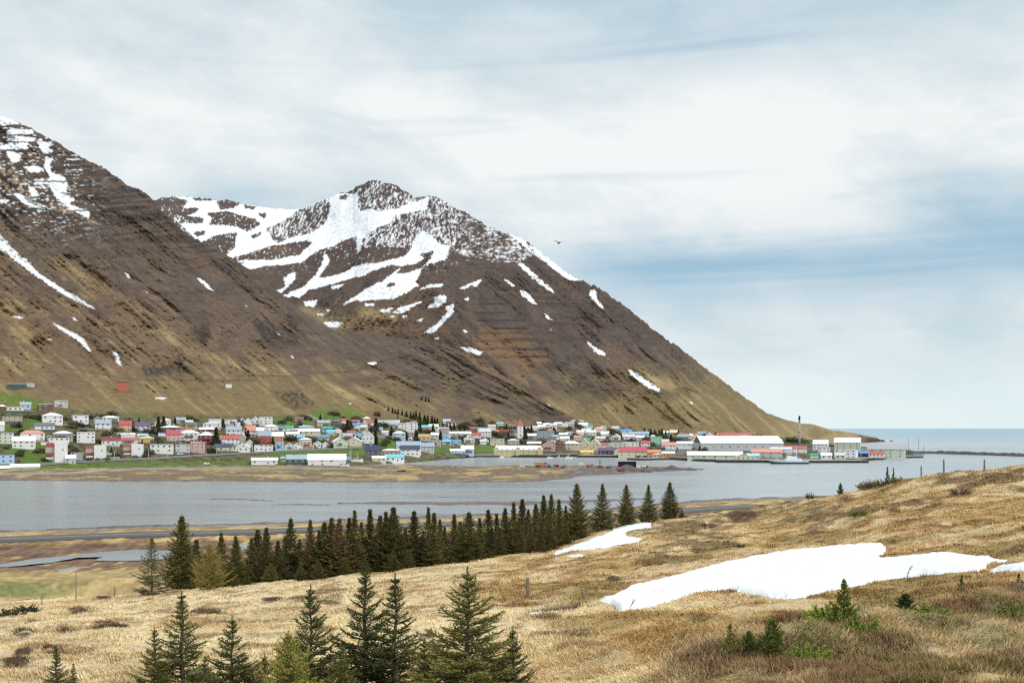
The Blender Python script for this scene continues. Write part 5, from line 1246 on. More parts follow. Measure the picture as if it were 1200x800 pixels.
def spruce(seed, H=3.0, R=.30, nwh=17, nbr=6, nl=.032, nw=.0065, tstep=.075, nstep=.011, bare=.04, top_len=.35, col=(.086, .098, .034), tip=(.19, .195, .058), gap=.0, twl=.36, droop=-.05, up=.55, wood=True, power=.8):
    """a spruce of height H: whorls of boughs, side twigs on every bough, needles on every twig -> crown mesh, trunk mesh"""
    r = np.random.default_rng(seed); pr = random.Random(seed)
    pb, ax_, cl, sz = [], [], [], []
    tr = MB(); n = 9
    tr.tube([(0, 0, -.06 * H)] + [(.006 * H * math.sin(k * 1.3 + seed), .006 * H * math.cos(k * 1.9), H * k / n) for k in range(n + 1)], [.018 * H + .008] + [(.017 * H + .006) * (1 - k / n) ** .8 + .003 for k in range(n + 1)], 7)
    def needles(p0, p1, step, tint, dens=1.0):
        L = np.linalg.norm(p1 - p0); m = max(2, int(L / step * dens))
        t = (np.arange(m) + r.uniform(0, 1, m)) / m
        pb.append(p0 + (p1 - p0) * t[:, None]); ax_.append(np.broadcast_to((p1 - p0) / max(L, 1e-6), (m, 3)))
        k = np.clip(tint + .35 * (t - .5), 0, 1)[:, None]
        cl.append((np.array(col) * (1 - k) + np.array(tip) * k) * r.uniform(.7, 1.3, (m, 1)))
        sz.append(np.full(m, 1.0))
    hs = [H * (bare + (1 - bare) * (1 - (1 - k / nwh) ** 1.12)) for k in range(nwh)]
    for k, h in enumerate(hs):
        q = h / H
        Lw = R * H * ((1 - q) ** power) * (1.0 if q > .12 else .75 + 2.0 * q)
        Lw = max(Lw, .022 * H)
        for j in range(nbr + (1 if q < .5 else 0)):
            if pr.random() < gap: continue
            a = 6.283 * (j / nbr) + k * 2.4 + pr.uniform(-.35, .35)
            L = Lw * pr.uniform(.5, 1.16)
            e0 = up * (q ** 1.3) + droop + pr.uniform(-.12, .12) + .10
            hd = np.array([math.cos(a), math.sin(a), 0.0]); sd = np.array([-hd[1], hd[0], 0.0])
            o = np.array([0, 0, h + pr.uniform(-.012, .012) * H])
            s = np.linspace(0, 1, 7)
            pts = o + hd * (L * s * math.cos(e0))[:, None] + np.array([0, 0, 1.0]) * (L * (s * math.sin(e0) + (.22 - .10 * (1 - q)) * s * s - .10 * (1 - q) * np.sin(3.14 * s)))[:, None]
            if wood: tr.tube([tuple(x) for x in pts[::2]], [.0045 * H * (1 - .75 * i / 3) * (.5 + .5 * L / (R * H)) + .0012 for i in range(4)], 4, caps=False)
            for i in range(1 if q > .5 else 2, 6): needles(pts[i], pts[i + 1], nstep * .6, .25 + .12 * i)
            m = max(3, int(L / tstep))
            for i in range(m):
                t = .16 + .84 * (i + .5) / m; x = t * 6; i0 = int(min(x, 5)); p = pts[i0] + (pts[i0 + 1] - pts[i0]) * (x - i0)
                d = unit(pts[i0 + 1] - pts[i0])
                for sg in (-1, 1):
                    tl = min(twl * L * (1.15 - t) + .02 * H * .6, .13 * H) * pr.uniform(.65, 1.2)
                    td = unit(d * .75 + sd * sg * pr.uniform(.55, .95) + np.array([0, 0, pr.uniform(-.22, .10)]))
                    needles(p, p + td * tl, nstep, .15 + .5 * t)
                    if tl > .075 * H:
                        for f_ in (.4, .65):
                            for s2 in (-1, 1):
                                td2 = unit(td * .7 + np.cross(td, [0, 0, 1.0]) * s2 * .7); needles(p + td * tl * f_, p + td * tl * f_ + td2 * tl * .38, nstep, .3 + .5 * t)
    needles(np.array([0, 0, H * .90]), np.array([0, 0, H * 1.03]), nstep * .4, .6)
    p, d, c = np.concatenate(pb), np.concatenate(ax_), np.concatenate(cl); N = len(p)
    rv = unit(r.normal(0, 1, (N, 3))); rv = unit(rv - d * (rv * d).sum(1, keepdims=True)); rv[:, 2] = np.where(rv[:, 2] < -.3, -rv[:, 2] * .6, rv[:, 2])
    nd = unit(d * .75 + rv * .75); sd = unit(np.cross(nd, rv + r.normal(0, .3, (N, 3)))) * (nw * r.uniform(.7, 1.3, (N, 1)))
    ln = nl * r.uniform(.7, 1.25, (N, 1))
    vv = np.stack([p - sd, p + sd, p + nd * ln * .6 + sd * .8, p + nd * ln], 1).reshape(-1, 3)
    i4 = np.arange(N) * 4; f = np.concatenate([np.stack([i4, i4 + 1, i4 + 2], 1), np.stack([i4, i4 + 2, i4 + 3], 1)])
    crown = np_mesh('crown', vv, f, 3, np.repeat(np.clip(c, 0, 1), 4, 0), [m_needle])
    t = tr.build('trunk', [m_bark], smooth=True); tm = t.data; bpy.data.objects.remove(t)
    return crown, tm

def plant_tree(name, meshes, loc, H, H0, rz, wide, label, cat, group=None, tilt=0.0):
    o = empty(name, loc, rz); k = H / H0; o.scale = (k * wide, k * wide, k); o.rotation_euler.x = tilt
    for nm, me in zip(('crown', 'trunk'), meshes): link(bpy.data.objects.new(nm, me), o)
    return tag(o, label, cat, group)

# --- young spruces just below the camera
nk = dict(nl=.040, nw=.0085, tstep=.062, twl=.42, power=.95)
NEARV = [spruce(11, R=.43, nwh=19, nbr=7, **nk), spruce(12, R=.38, nwh=19, nbr=6, gap=.1, **nk), spruce(13, R=.42, nwh=18, nbr=7, gap=.04, **nk), spruce(14, R=.30, nwh=20, nbr=6, gap=.08, **dict(nk, tip=(.10, .12, .04)))]
LARCH = [spruce(21, R=.50, nwh=18, nbr=8, col=(.20, .21, .045), tip=(.31, .315, .075), nl=.042, nw=.008, nstep=.016, gap=.05, up=.8, droop=.15, twl=.4, bare=.02)]
near_trees = [  # px, base row, top row, variant, width, label
    (548, 890, 664, 0, 1.38, 'biggest young spruce at the photo bottom, broad and deep green, post behind it'),
    (428, 862, 664, 1, 1.20, 'young spruce with thin open boughs and a flat crown top, left of the thin-tipped spruce'),
    (463, 865, 671, 3, 1.31, 'slim young spruce with a long bare leader, between the open one and the broad one'),
    (364, 865, 684, 2, 1.03, 'dark young spruce with ragged top behind the yellow-green larch'),
    (338, 915, 738, 'L', 1.15, 'yellow-green young larch at the photo bottom among dark spruces'),
    (272, 862, 721, 2, 1.20, 'low broad young spruce at the photo bottom with boughs spread wide'),
    (213, 850, 692, 3, 1.37, 'tall thin young spruce with spaced whorls in the bottom corner trio'),
    (181, 855, 734, 1, 1.14, 'short young spruce left of the tall thin one with spaced whorls'),
    (66, 850, 756, 3, 1.31, 'little spruce tip at the photo bottom, far left corner'),
    (86, 840, 775, 3, 0.91, 'smallest thin spruce tip beside the little corner spruce'),
    (601, 880, 733, 2, 0.97, 'young spruce half hidden by the broadest one, on its seaward side'),
    (400, 890, 752, 0, 1.03, 'low spruce filling the gap between the larch and the open spruce'),
    (497, 890, 748, 2, 1.03, 'low spruce in front of the gap beside the broadest spruce'),
    (310, 900, 765, 1, 1.14, 'small dark spruce below the low broad one at the photo bottom'),
    (240, 890, 768, 0, 1.14, 'bushy spruce top at the photo bottom under the tall thin spruce'),
]
for i, (px, pb, pt, vr, wd, lab) in enumerate(near_trees):
    p = FG.at(px, pb); H = (HC - (pt - HOR) / F * p.y) - p.z
    plant_tree('young_larch' if vr == 'L' else 'young_spruce', LARCH[0] if vr == 'L' else NEARV[vr], p, H, 3.0 * 1.03, i * 1.7 + .4, wd, lab, 'larch' if vr == 'L' else 'spruce', 'young trees at the bottom of the photo')

# --- the dense stand down the slope
def stand_var(seed, **k):
    a = dict(H=8.0, R=.31, nwh=30, nbr=8, nl=.17, nw=.042, tstep=.30, nstep=.095, bare=.02, twl=.40, up=.7, droop=-.06, gap=.05, col=(.066, .067, .022), tip=(.135, .128, .036), power=1.0)
    a.update(k); return spruce(seed, **a)
STV = [stand_var(31), stand_var(32, R=.27, gap=.12), stand_var(33, R=.36, nwh=27), stand_var(34, R=.24, nwh=30, gap=.16), stand_var(35, R=.32, col=(.088, .068, .03), tip=(.13, .11, .042)), stand_var(36, R=.36, nwh=28, nbr=9, gap=0, power=.85)]
STP = [stand_var(41, R=.36, nwh=21, nbr=5, gap=.15, col=(.085, .095, .05), tip=(.13, .14, .07), power=.95)]
STL = [spruce(42, H=8, R=.52, nwh=18, nbr=9, nl=.15, nw=.03, tstep=.26, nstep=.11, col=(.20, .175, .05), tip=(.30, .27, .08), up=.95, droop=.2, bare=.03, power=.6)]
def crestY(px): return float(np.interp(px, cr[0], cr[2]))
rs = random.Random(4)
def stand_tree(px, pt, dY, vr, wd, label, group='spruces of the dense stand', name='spruce_tree', cat='spruce'):
    p = FG.atY(px, crestY(px) + dY); H = HC - (pt - HOR) / F * p.y - p.z
    if isinstance(vr, int): ms = STV[vr]
    else: ms = STL[0] if vr == 'L' else STP[0]
    plant_tree(name, ms, p, H, 8.0 * 1.03, rs.uniform(0, 6), wd, label, cat, group)
stand_tree(178, 628, -7, 'P', 1.25, 'grey-green open spruce at the valley end of the stand')
stand_tree(213, 603, -1, 5, 1.12, 'very dark dense spruce second from the valley end of the stand')
stand_tree(246, 638, -9, 'L', 1.25, 'bushy yellow-brown larch in front of the dark spruce stand', None, 'larch_tree', 'larch')
DENSE = 'one of the dark spruces packed in the stand between dry slope and fjord'
front = [(232, 632), (259, 608), (274, 625), (292, 607), (304, 622), (315, 616), (325, 620), (341, 606), (353, 618), (363, 610), (372, 622), (381, 600), (390, 604), (399, 597), (409, 606), (418, 597), (427, 603), (436, 594), (446, 597), (455, 600), (462, 594), (474, 594), (485, 600), (494, 604), (502, 595), (511, 599), (521, 603), (530, 600), (541, 592), (550, 598)]
for i, (px, pt) in enumerate(front): stand_tree(px + rs.uniform(-3, 3), pt + rs.uniform(6, 26) * (i % 5 in (1, 3)) + rs.uniform(-3, 3), rs.uniform(-3, 6), rs.choice([0, 1, 2, 4, 5, 2, 4]), rs.uniform(1.0, 1.5), DENSE)
for i in range(12):
    px = 222 + i * 29 + rs.uniform(-4, 4); stand_tree(px, np.interp(px, [220, 300, 430, 570], [634, 622, 604, 602]) + rs.uniform(-2, 12), rs.uniform(8, 22), rs.choice([0, 1, 3, 4]), rs.uniform(.9, 1.25), DENSE)
for i in range(16):      # low skirts of young trees at the front edge
    px = 255 + i * 19 + rs.uniform(-5, 5); stand_tree(px, np.interp(px, [250, 560], [672, 640]) + rs.uniform(-8, 5), rs.uniform(-6, -2), rs.choice([2, 5]), rs.uniform(1.3, 1.8), DENSE)
THIN = 'one of the spruces in the thinner stand behind the two small snow scraps'
thin = [(562, 606, 14), (572, 596, 16), (582, 601, 20), (592, 594, 12), (602, 588, 18), (612, 584, 8), (619, 596, 14), (628, 590, 4), (637, 579, 6), (646, 578, 9), (655, 584, 14), (598, 620, 4), (586, 618, 8), (622, 612, -3), (634, 605, -6), (644, 600, -8), (655, 606, -4), (663, 592, 8), (608, 606, 3), (576, 616, 12), (666, 610, 0)]
for px, pt, dY in thin: stand_tree(px, pt, dY, rs.choice([0, 1, 2, 4]), rs.uniform(1.0, 1.35), THIN, 'spruces of the thinner stand')
stand_tree(637, 633, -13, 4, 1.5, 'small yellowish spruce bush before the thinner stand', 'spruces of the thinner stand')
for px, pt, dY, vr, wd, lab in ((676, 566, -2, 5, 1.1, 'tallest spruce at the head of the small snow tongue'), (706, 566, 0, 2, 1.12, 'dark spruce, first of the four spaced out above the snow tongue'), (734, 567, 1, 5, 1.05, 'pointed spruce, second of the four spaced out above the snow tongue'),
        (760, 567, 0, 2, 1.12, 'bluntly pointed spruce, third of the four spaced out above the snow tongue'), (785, 564, 0, 5, 1.15, 'spruce with wide low skirt at the seaward end of the tree line'), (799, 596, -3, 2, 1.6, 'low spreading spruce bush under the last spruce of the tree line'), (664, 618, -7, 5, 1.4, 'low bushy spruce at the foot of the tallest one')):
    stand_tree(px, pt, dY, vr, wd, lab, 'spaced spruces above the snow tongue')

# --- town trees and hillside thicket
CRV = [stand_var(51, R=.26, nwh=12, nbr=6, nl=.75, nw=.2, tstep=.9, nstep=.34, wood=False, col=(.036, .050, .024), tip=(.06, .075, .03)), stand_var(52, R=.34, nwh=10, nbr=6, nl=.8, nw=.22, tstep=.9, nstep=.36, wood=False, col=(.04, .052, .024), tip=(.06, .075, .03))]
def bush_mesh(seed, N=420, col=(.075, .075, .04), size=.17, shape=(1, 1, .75)):
    r = np.random.default_rng(seed); p = unit(r.normal(0, 1, (N, 3))) * r.uniform(.25, 1, (N, 1)) ** .5
    lob = unit(r.normal(0, 1, (6, 3))); p *= .55 + .6 * np.max(p @ lob.T, 1, keepdims=True).clip(0, 1)
    p = p * np.array(shape); p[:, 2] = np.abs(p[:, 2]) * 1.2
    d1, d2 = unit(r.normal(0, 1, (N, 3))), unit(r.normal(0, 1, (N, 3)))
    s_ = size * r.uniform(.5, 1.3, (N, 1)); vv = np.stack([p - d1 * s_, p + d1 * s_ * .8, p + d2 * s_], 1).reshape(-1, 3)
    c = np.array(col) * r.uniform(.6, 1.4, (N, 1)); f = np.arange(3 * N).reshape(-1, 3)
    cm = np_mesh('crown', vv, f, 3, np.repeat(c, 3, 0), [m_needle])
    t = MB()
    for k in range(5):
        a = k * 1.26 + seed; t.tube([(0, 0, -.4), (.25 * math.cos(a), .25 * math.sin(a), .35), (.55 * math.cos(a), .55 * math.sin(a), .8)], [.05, .035, .012], 4, caps=False)
    o = t.build('stem', [m_twig]); tm = o.data; bpy.data.objects.remove(o)
    return cm, tm
BSV = [bush_mesh(61), bush_mesh(62, col=(.10, .085, .055)), bush_mesh(63, col=(.075, .105, .03)), bush_mesh(64, col=(.055, .06, .035))]
def near_label(px, py, kind):
    q = min(nicks, key=lambda q: math.hypot(q['px'] - px, 2 * (q['py'] - py)))
    return f"{kind} {rel(dict(px=px, py=py), q)} the {q['nick']}"
used_t = Counter()
def town_plant(t, x, y, h, kind):
    ox, oy, s = T(t); px, py = ox + x / s, oy + y / s; p = M1.at(px, py); H = h / s * p.y / F
    txt = {'c': 'dark conifer', 's': 'leafless grey-brown shrub', 'g': 'greenish shrub'}[kind]
    nicks_s = sorted(nicks, key=lambda q: math.hypot(q['px'] - px, 2 * (q['py'] - py)))
    for pre in (txt, 'taller ' + txt, 'smaller ' + txt):
        for q in nicks_s[:6]:
            lab = f"{pre} {rel(dict(px=px, py=py), q)} the {q['nick']}"
            if len(lab.split()) <= 16 and not used_t[lab]: break
        else: continue
        break
    used_t[lab] += 1
    r = random.Random(int(px * 31 + py * 7))
    if kind == 'c':
        o = plant_tree('conifer', CRV[r.randrange(2)], p, H, 8.2, r.uniform(0, 6), r.uniform(.9, 1.2), lab, 'conifer', 'conifers among the houses')
    else:
        o = empty('shrub', p, r.uniform(0, 6)); k = H / 1.1; o.scale = (k * r.uniform(.9, 1.6), k * r.uniform(.9, 1.3), k)
        for nm, me in zip(('crown', 'stem'), BSV[r.choice([0, 1, 3]) if kind == 's' else 2]): link(bpy.data.objects.new(nm, me), o)
        tag(o, lab, 'shrub', 'shrubs among the houses')
TP = """A 690 300 50 s;A 760 325 60 s;A 1000 400 60 s;A 1100 362 50 s;A 160 320 55 s;A 260 235 45 s;A 340 240 50 s;A 100 400 50 s;A 650 330 40 s;A 560 130 40 s;A 860 240 50 s;A 700 545 50 s;A 830 640 35 s;A 920 640 40 s;A 280 510 40 s;A 1000 640 40 g;A 430 640 50 s;A 1090 600 50 s;A 660 520 50 g;A 140 660 40 s
B 365 372 150 c;B 415 330 110 c;B 182 285 55 c;B 905 492 165 c;B 972 322 80 c;B 1185 420 90 c;B 520 285 55 c;B 310 450 60 s;B 340 470 70 s;B 20 410 50 s;B 860 560 60 s;B 700 470 40 s;B 540 500 45 s;B 760 430 50 s;B 1120 300 60 s;B 280 575 60 s;B 130 360 70 s;B 320 380 80 s;B 1010 430 60 s;B 240 600 50 s
C 85 460 110 c;C 125 480 80 s;C 318 480 70 c;C 1020 372 120 c;C 1110 470 70 c;C 700 470 80 s;C 860 512 60 s;C 600 245 60 s;C 640 250 50 s;C 880 205 50 s;C 920 215 45 s;C 480 445 60 s;C 530 450 60 s;C 1000 420 60 c;C 240 300 50 s;C 430 340 50 s;C 540 345 50 s;C 690 520 50 s;C 160 500 60 s;C 980 350 50 s;C 325 540 40 s;C 420 330 40 s;C 1050 330 70 c;C 1140 480 50 c
D 280 172 42 c;D 320 188 48 c;D 345 195 40 c;D 372 202 52 c;D 410 210 50 c;D 450 225 56 c;D 490 240 62 c;D 515 245 60 c;D 540 262 90 c;D 575 250 70 c;D 620 302 92 c;D 650 312 100 c;D 690 302 86 c;D 715 300 70 c;D 740 312 72 c;D 790 330 52 c;D 830 335 52 c;D 860 340 58 c;D 900 345 62 c;D 950 352 52 c;D 1000 357 52 c;D 1130 282 60 s;D 165 352 112 c;D 160 485 130 c;D 112 442 82 c;D 310 402 90 c;D 540 462 112 c;D 582 402 104 c;D 700 412 112 c;D 452 440 76 c;D 770 440 80 c;D 590 70 40 c;D 630 82 38 c;D 660 86 36 c;D 240 320 60 s;D 350 450 50 s;D 260 470 50 g;D 640 380 50 s;D 880 450 50 s;D 960 440 60 s;D 1120 470 50 s;D 230 500 50 g;D 180 215 50 s;D 370 245 40 c;D 520 290 60 s
E 432 432 120 c;E 500 372 70 c;E 268 362 64 c;E 285 440 70 c;E 130 300 44 g;E 610 292 42 s;E 602 482 60 s;E 715 412 90 c;E 1000 432 44 s;E 400 482 60 g;E 95 455 50 s;E 215 435 50 s;E 160 405 60 s;E 690 365 50 s;E 905 425 60 s;E 970 340 40 s;E 930 320 40 s;E 1110 355 40 s;E 1085 445 40 s;E 450 365 60 s;E 770 395 50 s;E 850 345 40 s;E 760 480 40 s;E 420 495 50 g;E 20 330 60 s
F 500 412 74 c;F 540 405 60 c;F 580 415 70 c;F 605 425 88 c;F 640 425 66 c;F 690 472 84 c;F 440 357 62 c;F 540 310 40 s;F 1110 392 62 c;F 760 402 66 c;F 960 552 58 c;F 1000 552 50 s;F 225 440 60 c;F 350 440 40 s;F 130 372 50 s;F 60 450 60 s;F 520 500 44 g;F 480 385 50 c;F 820 402 54 s;F 900 372 50 s;F 345 345 40 s;F 30 440 50 s;F 240 370 50 s;F 450 450 50 s;F 580 350 40 s;F 1010 420 60 s;F 720 470 60 s
G 700 425 60 g;G 660 400 60 g;G 380 395 66 g;G 420 400 62 g;G 460 405 50 g;G 740 420 70 g;G 340 380 60 g;G 400 510 44 s;G 360 515 40 s;G 120 520 40 s;G 810 430 56 g"""
for ln in TP.splitlines():
    for e in ln.split(';'):
        t, x, y, h, k = e.split(); town_plant(t, float(x), float(y), float(h), k)

# --- saplings and shrubs on the near slope
YW = spruce(71, H=1.0, R=.36, nwh=10, nbr=6, nl=.05, nw=.013, tstep=.06, nstep=.014, col=(.17, .20, .04), tip=(.30, .31, .07), gap=.1, up=.9, droop=.2)
DW = spruce(72, H=1.0, R=.70, nwh=10, nbr=8, nl=.06, nw=.014, tstep=.07, nstep=.014, col=(.045, .065, .022), tip=(.09, .11, .035), up=.7, power=.6)
DG = spruce(74, H=1.0, R=.66, nwh=10, nbr=8, nl=.06, nw=.014, tstep=.07, nstep=.014, col=(.08, .12, .03), tip=(.16, .20, .05), up=.7, power=.6)
PN = spruce(73, H=1.0, R=.30, nwh=7, nbr=5, nl=.09, nw=.014, tstep=.07, nstep=.014, col=(.06, .085, .028), tip=(.12, .14, .05), up=1.1, droop=.4, gap=.15)
def heath_bush(seed, col, N=2400):
    r = np.random.default_rng(seed); n = 60; vv, cc = [], []
    tr = MB()
    for k in range(n):
        a, R_ = r.uniform(0, 6.28), r.uniform(.1, 1) ** .7; lean = .9 * R_; L = r.uniform(.55, 1.0) * (1 - .35 * R_)
        b = np.array([math.cos(a) * R_ * .45, math.sin(a) * R_ * .45, -.05]); d = np.array([math.cos(a) * math.sin(lean), math.sin(a) * math.sin(lean), math.cos(lean)])
        tr.tube([tuple(b), tuple(b + d * L * .5 + r.normal(0, .03, 3)), tuple(b + d * L)], [.009, .006, .003], 3, caps=False)
        m = N // n; t = r.uniform(.25, 1.05, (m, 1)); p = b + d * L * t; q = unit(d + r.normal(0, .9, (m, 3))); w_ = unit(np.cross(q, r.normal(0, 1, (m, 3)))) * .026
        vv.append(np.stack([p - w_, p + w_, p + q * .11], 1).reshape(-1, 3)); cc.append(np.repeat(np.array(col) * r.uniform(.6, 1.5, (m, 1)), 3, 0))
    vv, cc = np.concatenate(vv), np.concatenate(cc)
    cm = np_mesh('crown', vv, np.arange(len(vv)).reshape(-1, 3), 3, cc, [m_needle]); o = tr.build('stem', [m_twig]); tm = o.data; bpy.data.objects.remove(o)
    return cm, tm
HB = {'g': heath_bush(81, (.17, .26, .03)), 'o': heath_bush(82, (.17, .175, .055)), 'b': heath_bush(83, (.13, .095, .07), 1100), 'd': heath_bush(84, (.05, .065, .025))}
def sapling(px, pb, pt, ms, wd, label, cat='spruce', name='spruce_sapling', parts=('crown', 'trunk')):
    p = FG.at(px, pb); H = (pb - pt) / F * p.y; o = empty(name, p, px * 1.3); o.scale = (H * wd, H * wd, H)
    for nm, me in zip(parts, ms): link(bpy.data.objects.new(nm, me), o)
    tag(o, label, cat)
sh = dict(cat='shrub', name='low_shrub', parts=('crown', 'stem'))
sapling(989, 752, 703, YW, 1.15, 'yellow-green spruce sapling in the heather below the snow patch')
sapling(1061, 724, 700, DW, 1.0, 'squat dark green dwarf spruce in the heather below the snow patch')
sapling(905, 800, 760, DG, .75, 'bushy little green spruce at the bottom edge of the heather')
sapling(856, 806, 776, YW, 1.2, 'little green spruce tip beside the bushy one at the bottom edge')
sapling(878, 806, 782, DG, .8, 'low spruce bush between two small spruces at the bottom edge')
sapling(1127, 692, 674, PN, 1.0, 'tiny pine seedling right of the bare sapling below the snow')
sapling(1194, 688, 668, PN, 1.15, 'small pine seedling at the edge of the photo beside the snow strip')
sapling(1186, 690, 678, PN, 1.2, 'shorter pine seedling just left of the one at the photo edge')
sapling(1012, 766, 731, HB['g'], 1.1, 'bright green low shrub in the heather at the corner', **sh)
sapling(974, 753, 727, HB['g'], 1.5, 'yellow-green creeping shrub at the foot of the spruce sapling', **sh)
sapling(1094, 738, 716, HB['g'], 1.7, 'flat bright green shrub right of the dwarf spruce', **sh)
sapling(950, 796, 770, HB['g'], 1.3, 'small green shrub near the bottom edge right of the bushy little spruce', **sh)
sapling(1078, 728, 710, HB['d'], 2.2, 'flat dark juniper mat behind the bright green shrub', **sh)
sapling(1190, 734, 716, HB['g'], 1.6, 'green tuft shrub at the photo edge above the heather', **sh)
sapling(1125, 578, 566, HB['b'], 1.5, 'round grey leafless bush on the hillside below the fence posts', **sh)
sapling(829, 622, 612, HB['b'], 1.4, 'grey leafless bush on the heath right of the snow tongue', **sh)
sapling(868, 643, 638, HB['d'], 1.4, 'single dark green tuft on the slope above the big snow patch', **sh)
sapling(14, 722, 708, HB['d'], 1.4, 'dark green juniper at the left photo edge above the straw slope', **sh)
sapling(33, 717, 706, HB['d'], 1.5, 'second dark green juniper beside the one at the left photo edge', **sh)
sapling(1016, 571, 559, HB['o'], 1.25, 'olive shrub at the lower end of the ridge shrubs', **sh)
sapling(1034, 567, 556, HB['o'], 1.3, 'dense olive shrub in the middle of the ridge shrubs', **sh)
sapling(1052, 564, 554, HB['o'], 1.3, 'olive shrub at the upper end of the ridge shrubs', **sh)
sapling(1040, 566, 546, PN, .75, 'thin-topped pine sapling rising from the ridge shrubs')
sapling(1047, 565, 547, PN, .6, 'thinnest pine sapling rising from the ridge shrubs')
sapling(1022, 570, 556, HB['b'], .8, 'leafless twiggy shrub among the olive ridge shrubs', **sh)
sapling(985, 580, 567, DW, .5, 'dark small spruce at the foot of the ridge against the water')
sapling(949, 588, 578, HB['b'], .7, 'thin twiggy shrub on the low ridge against the water', **sh)
sapling(1007, 610, 600, HB['o'], 1.6, 'olive tuft on the dark heath below the ridge', **sh)
# bare sapling standing in front of the big snow patch, and a thin one at its lower tip
def bare_tree(seed, n=9):
    b = MB(); r = random.Random(seed)
    def br(p, d, L, w, lev):
        q = p + d * L; b.tube([tuple(p), tuple(p + d * L * .5 + Vector((r.uniform(-.03, .03), r.uniform(-.03, .03), 0))), tuple(q)], [w, w * .8, w * .55], 4, caps=False)
        if lev:
            for k in range(3 if lev > 1 else 2): br(p + (q - p) * r.uniform(.55, 1), (d + Vector((r.uniform(-.75, .75), r.uniform(-.6, .6), r.uniform(-.1, .5)))).normalized(), L * r.uniform(.5, .75), w * .55, lev - 1)
    br(Vector((0, 0, -.05)), Vector((.12, 0, 1)).normalized(), .42, .022, 3)
    o = b.build('trunk', [m_bark]); me = o.data; bpy.data.objects.remove(o); return me
for px, pb, pt, sd_, lab in ((1063, 679, 655, 3, 'grey bare sapling with forked twigs against the big snow patch'), (737.5, 719, 697, 5, 'thin leafless sapling at the lower tip of the snow patch'), (782, 716, 704, 7, 'short leafless twig plant below the snow patch edge'), (920, 703, 690, 9, 'faint leafless bush at the hump below the snow patch')):
    p = FG.at(px, pb); H = (pb - pt) / F * p.y; o = bpy.data.objects.new('bare_sapling', bare_tree(sd_)); o.location = p; o.scale = (H, H, H); link(o); tag(o, lab, 'sapling')
rs2 = random.Random(12); n_ = 0
for _ in range(900):
    px = rs2.uniform(0, 880); hi_, lo_ = np.interp(px, [0, 60, 150, 300, 420, 520, 620, 880], [482, 480, 487, 492, 490, 496, 503, 514]), np.interp(px, [0, 150, 300, 420, 520, 560, 620, 720, 880], [542, 535, 528, 524, 520, 516, 520, 522, 520])
    py = rs2.uniform(hi_, lo_)
    if any(abs(m['px'] - px) < m['w'] * .55 + 2 and m['py'] - m['h'] * .55 < py < m['py'] + 3.5 for m in made): continue
    town_plant('A', px * 8, (py - 460) * 8, rs2.uniform(26, 58), 'c' if rs2.random() < .22 else 's' if rs2.random() < .75 else 'g'); n_ += 1
    if n_ > 115: break
# ------------------------------------------------------------------ fences, posts, harbour things
m_post = mat('weathered_post', (.20, .165, .13), .95, .3, 9, bump=.4)
def post(px, pb, pt, wpx, label, lean=0.0, group='fence posts on the slope'):
    p = FG.at(px, pb); s = p.y / F; h = (pb - pt) * s; w = wpx * s / 2
    b = MB(); b.tube([(0, 0, -.3), (.01, 0, h * .35), (lean * .6, .01, h * .8), (lean, 0, h)], [w * 1.05, w, w * .92, w * .7], 8)
    o = b.build('fence_post', [m_post], smooth=False, loc=p); tag(o, label, 'fence post', group)
post(618, 697.5, 673, 4.2, 'grey weathered fence post standing in the dip above the broad young spruce', .02)
post(683.5, 704.5, 695.5, 4.4, 'short dark broken post stump left of the big snow patch', -.03)
post(557, 694, 672, 2.2, 'thin fence post half hidden behind the broad young spruce', .02)
post(1079.5, 556.5, 543.5, 1.8, 'thin fence post lowest on the ridge, right of the ridge shrubs', .01)
post(1106, 554, 537.5, 2.1, 'tallest fence post on the ridge, in the middle of three', .0)
post(1153.5, 552, 539, 2.2, 'short fence post nearest the photo edge on the ridge', .02)
for px, pb, pt in ((49, 709, 697), (89, 705, 670), (134, 699, 686)):
    post(px, pb, pt, 1.1, {49: 'thin wire fence stake nearest the junipers on the left straw slope', 89: 'tallest thin wire fence stake against the brown marsh', 134: 'thin wire fence stake by the pale open spruce'}[px], .01, 'thin wire fence stakes')

# avalanche fences: steel racks that stand in lines across the slopes
m_steel = mat('weathered_steel', (.075, .082, .088), .7, .25, .6)
def avalanche_fence(surf, x0, x1, y, hpx, label, slope=0.0):
    b = MB(); n = max(4, int((x1 - x0) / 1.6)); pts = [surf.at(x0 + (x1 - x0) * k / n, y + slope * (x1 - x0) * k / n) for k in range(n + 1)]
    h = hpx * pts[0].y / F; c0 = pts[n // 2].copy()
    tp = [p + Vector((0, -h * .12, h)) - c0 for p in pts]; bt = [p - c0 for p in pts]
    for k in range(n):
        for f_ in (.12, .34, .56, .78, 1.0): b.bar(bt[k].lerp(tp[k], f_), bt[k + 1].lerp(tp[k + 1], f_), .3, h * .13)
    o = empty('avalanche_fence', c0)
    b.build('rail_panel', [m_steel], o)
    q = MB()
    for k in range(n + 1): q.bar(bt[k] - Vector((0, 0, .8)), tp[k], .35); q.bar(bt[k] + Vector((0, 2.2, 0)), bt[k].lerp(tp[k], .8), .25)
    q.build('support_frame', [m_steel], o)
    tag(o, label, 'avalanche fence', 'avalanche fences on the mountains')
lv = ['uppermost', 'second', 'third', 'fourth', 'fifth', 'sixth', 'seventh', 'eighth', 'ninth', 'tenth', 'eleventh', 'twelfth', 'thirteenth']
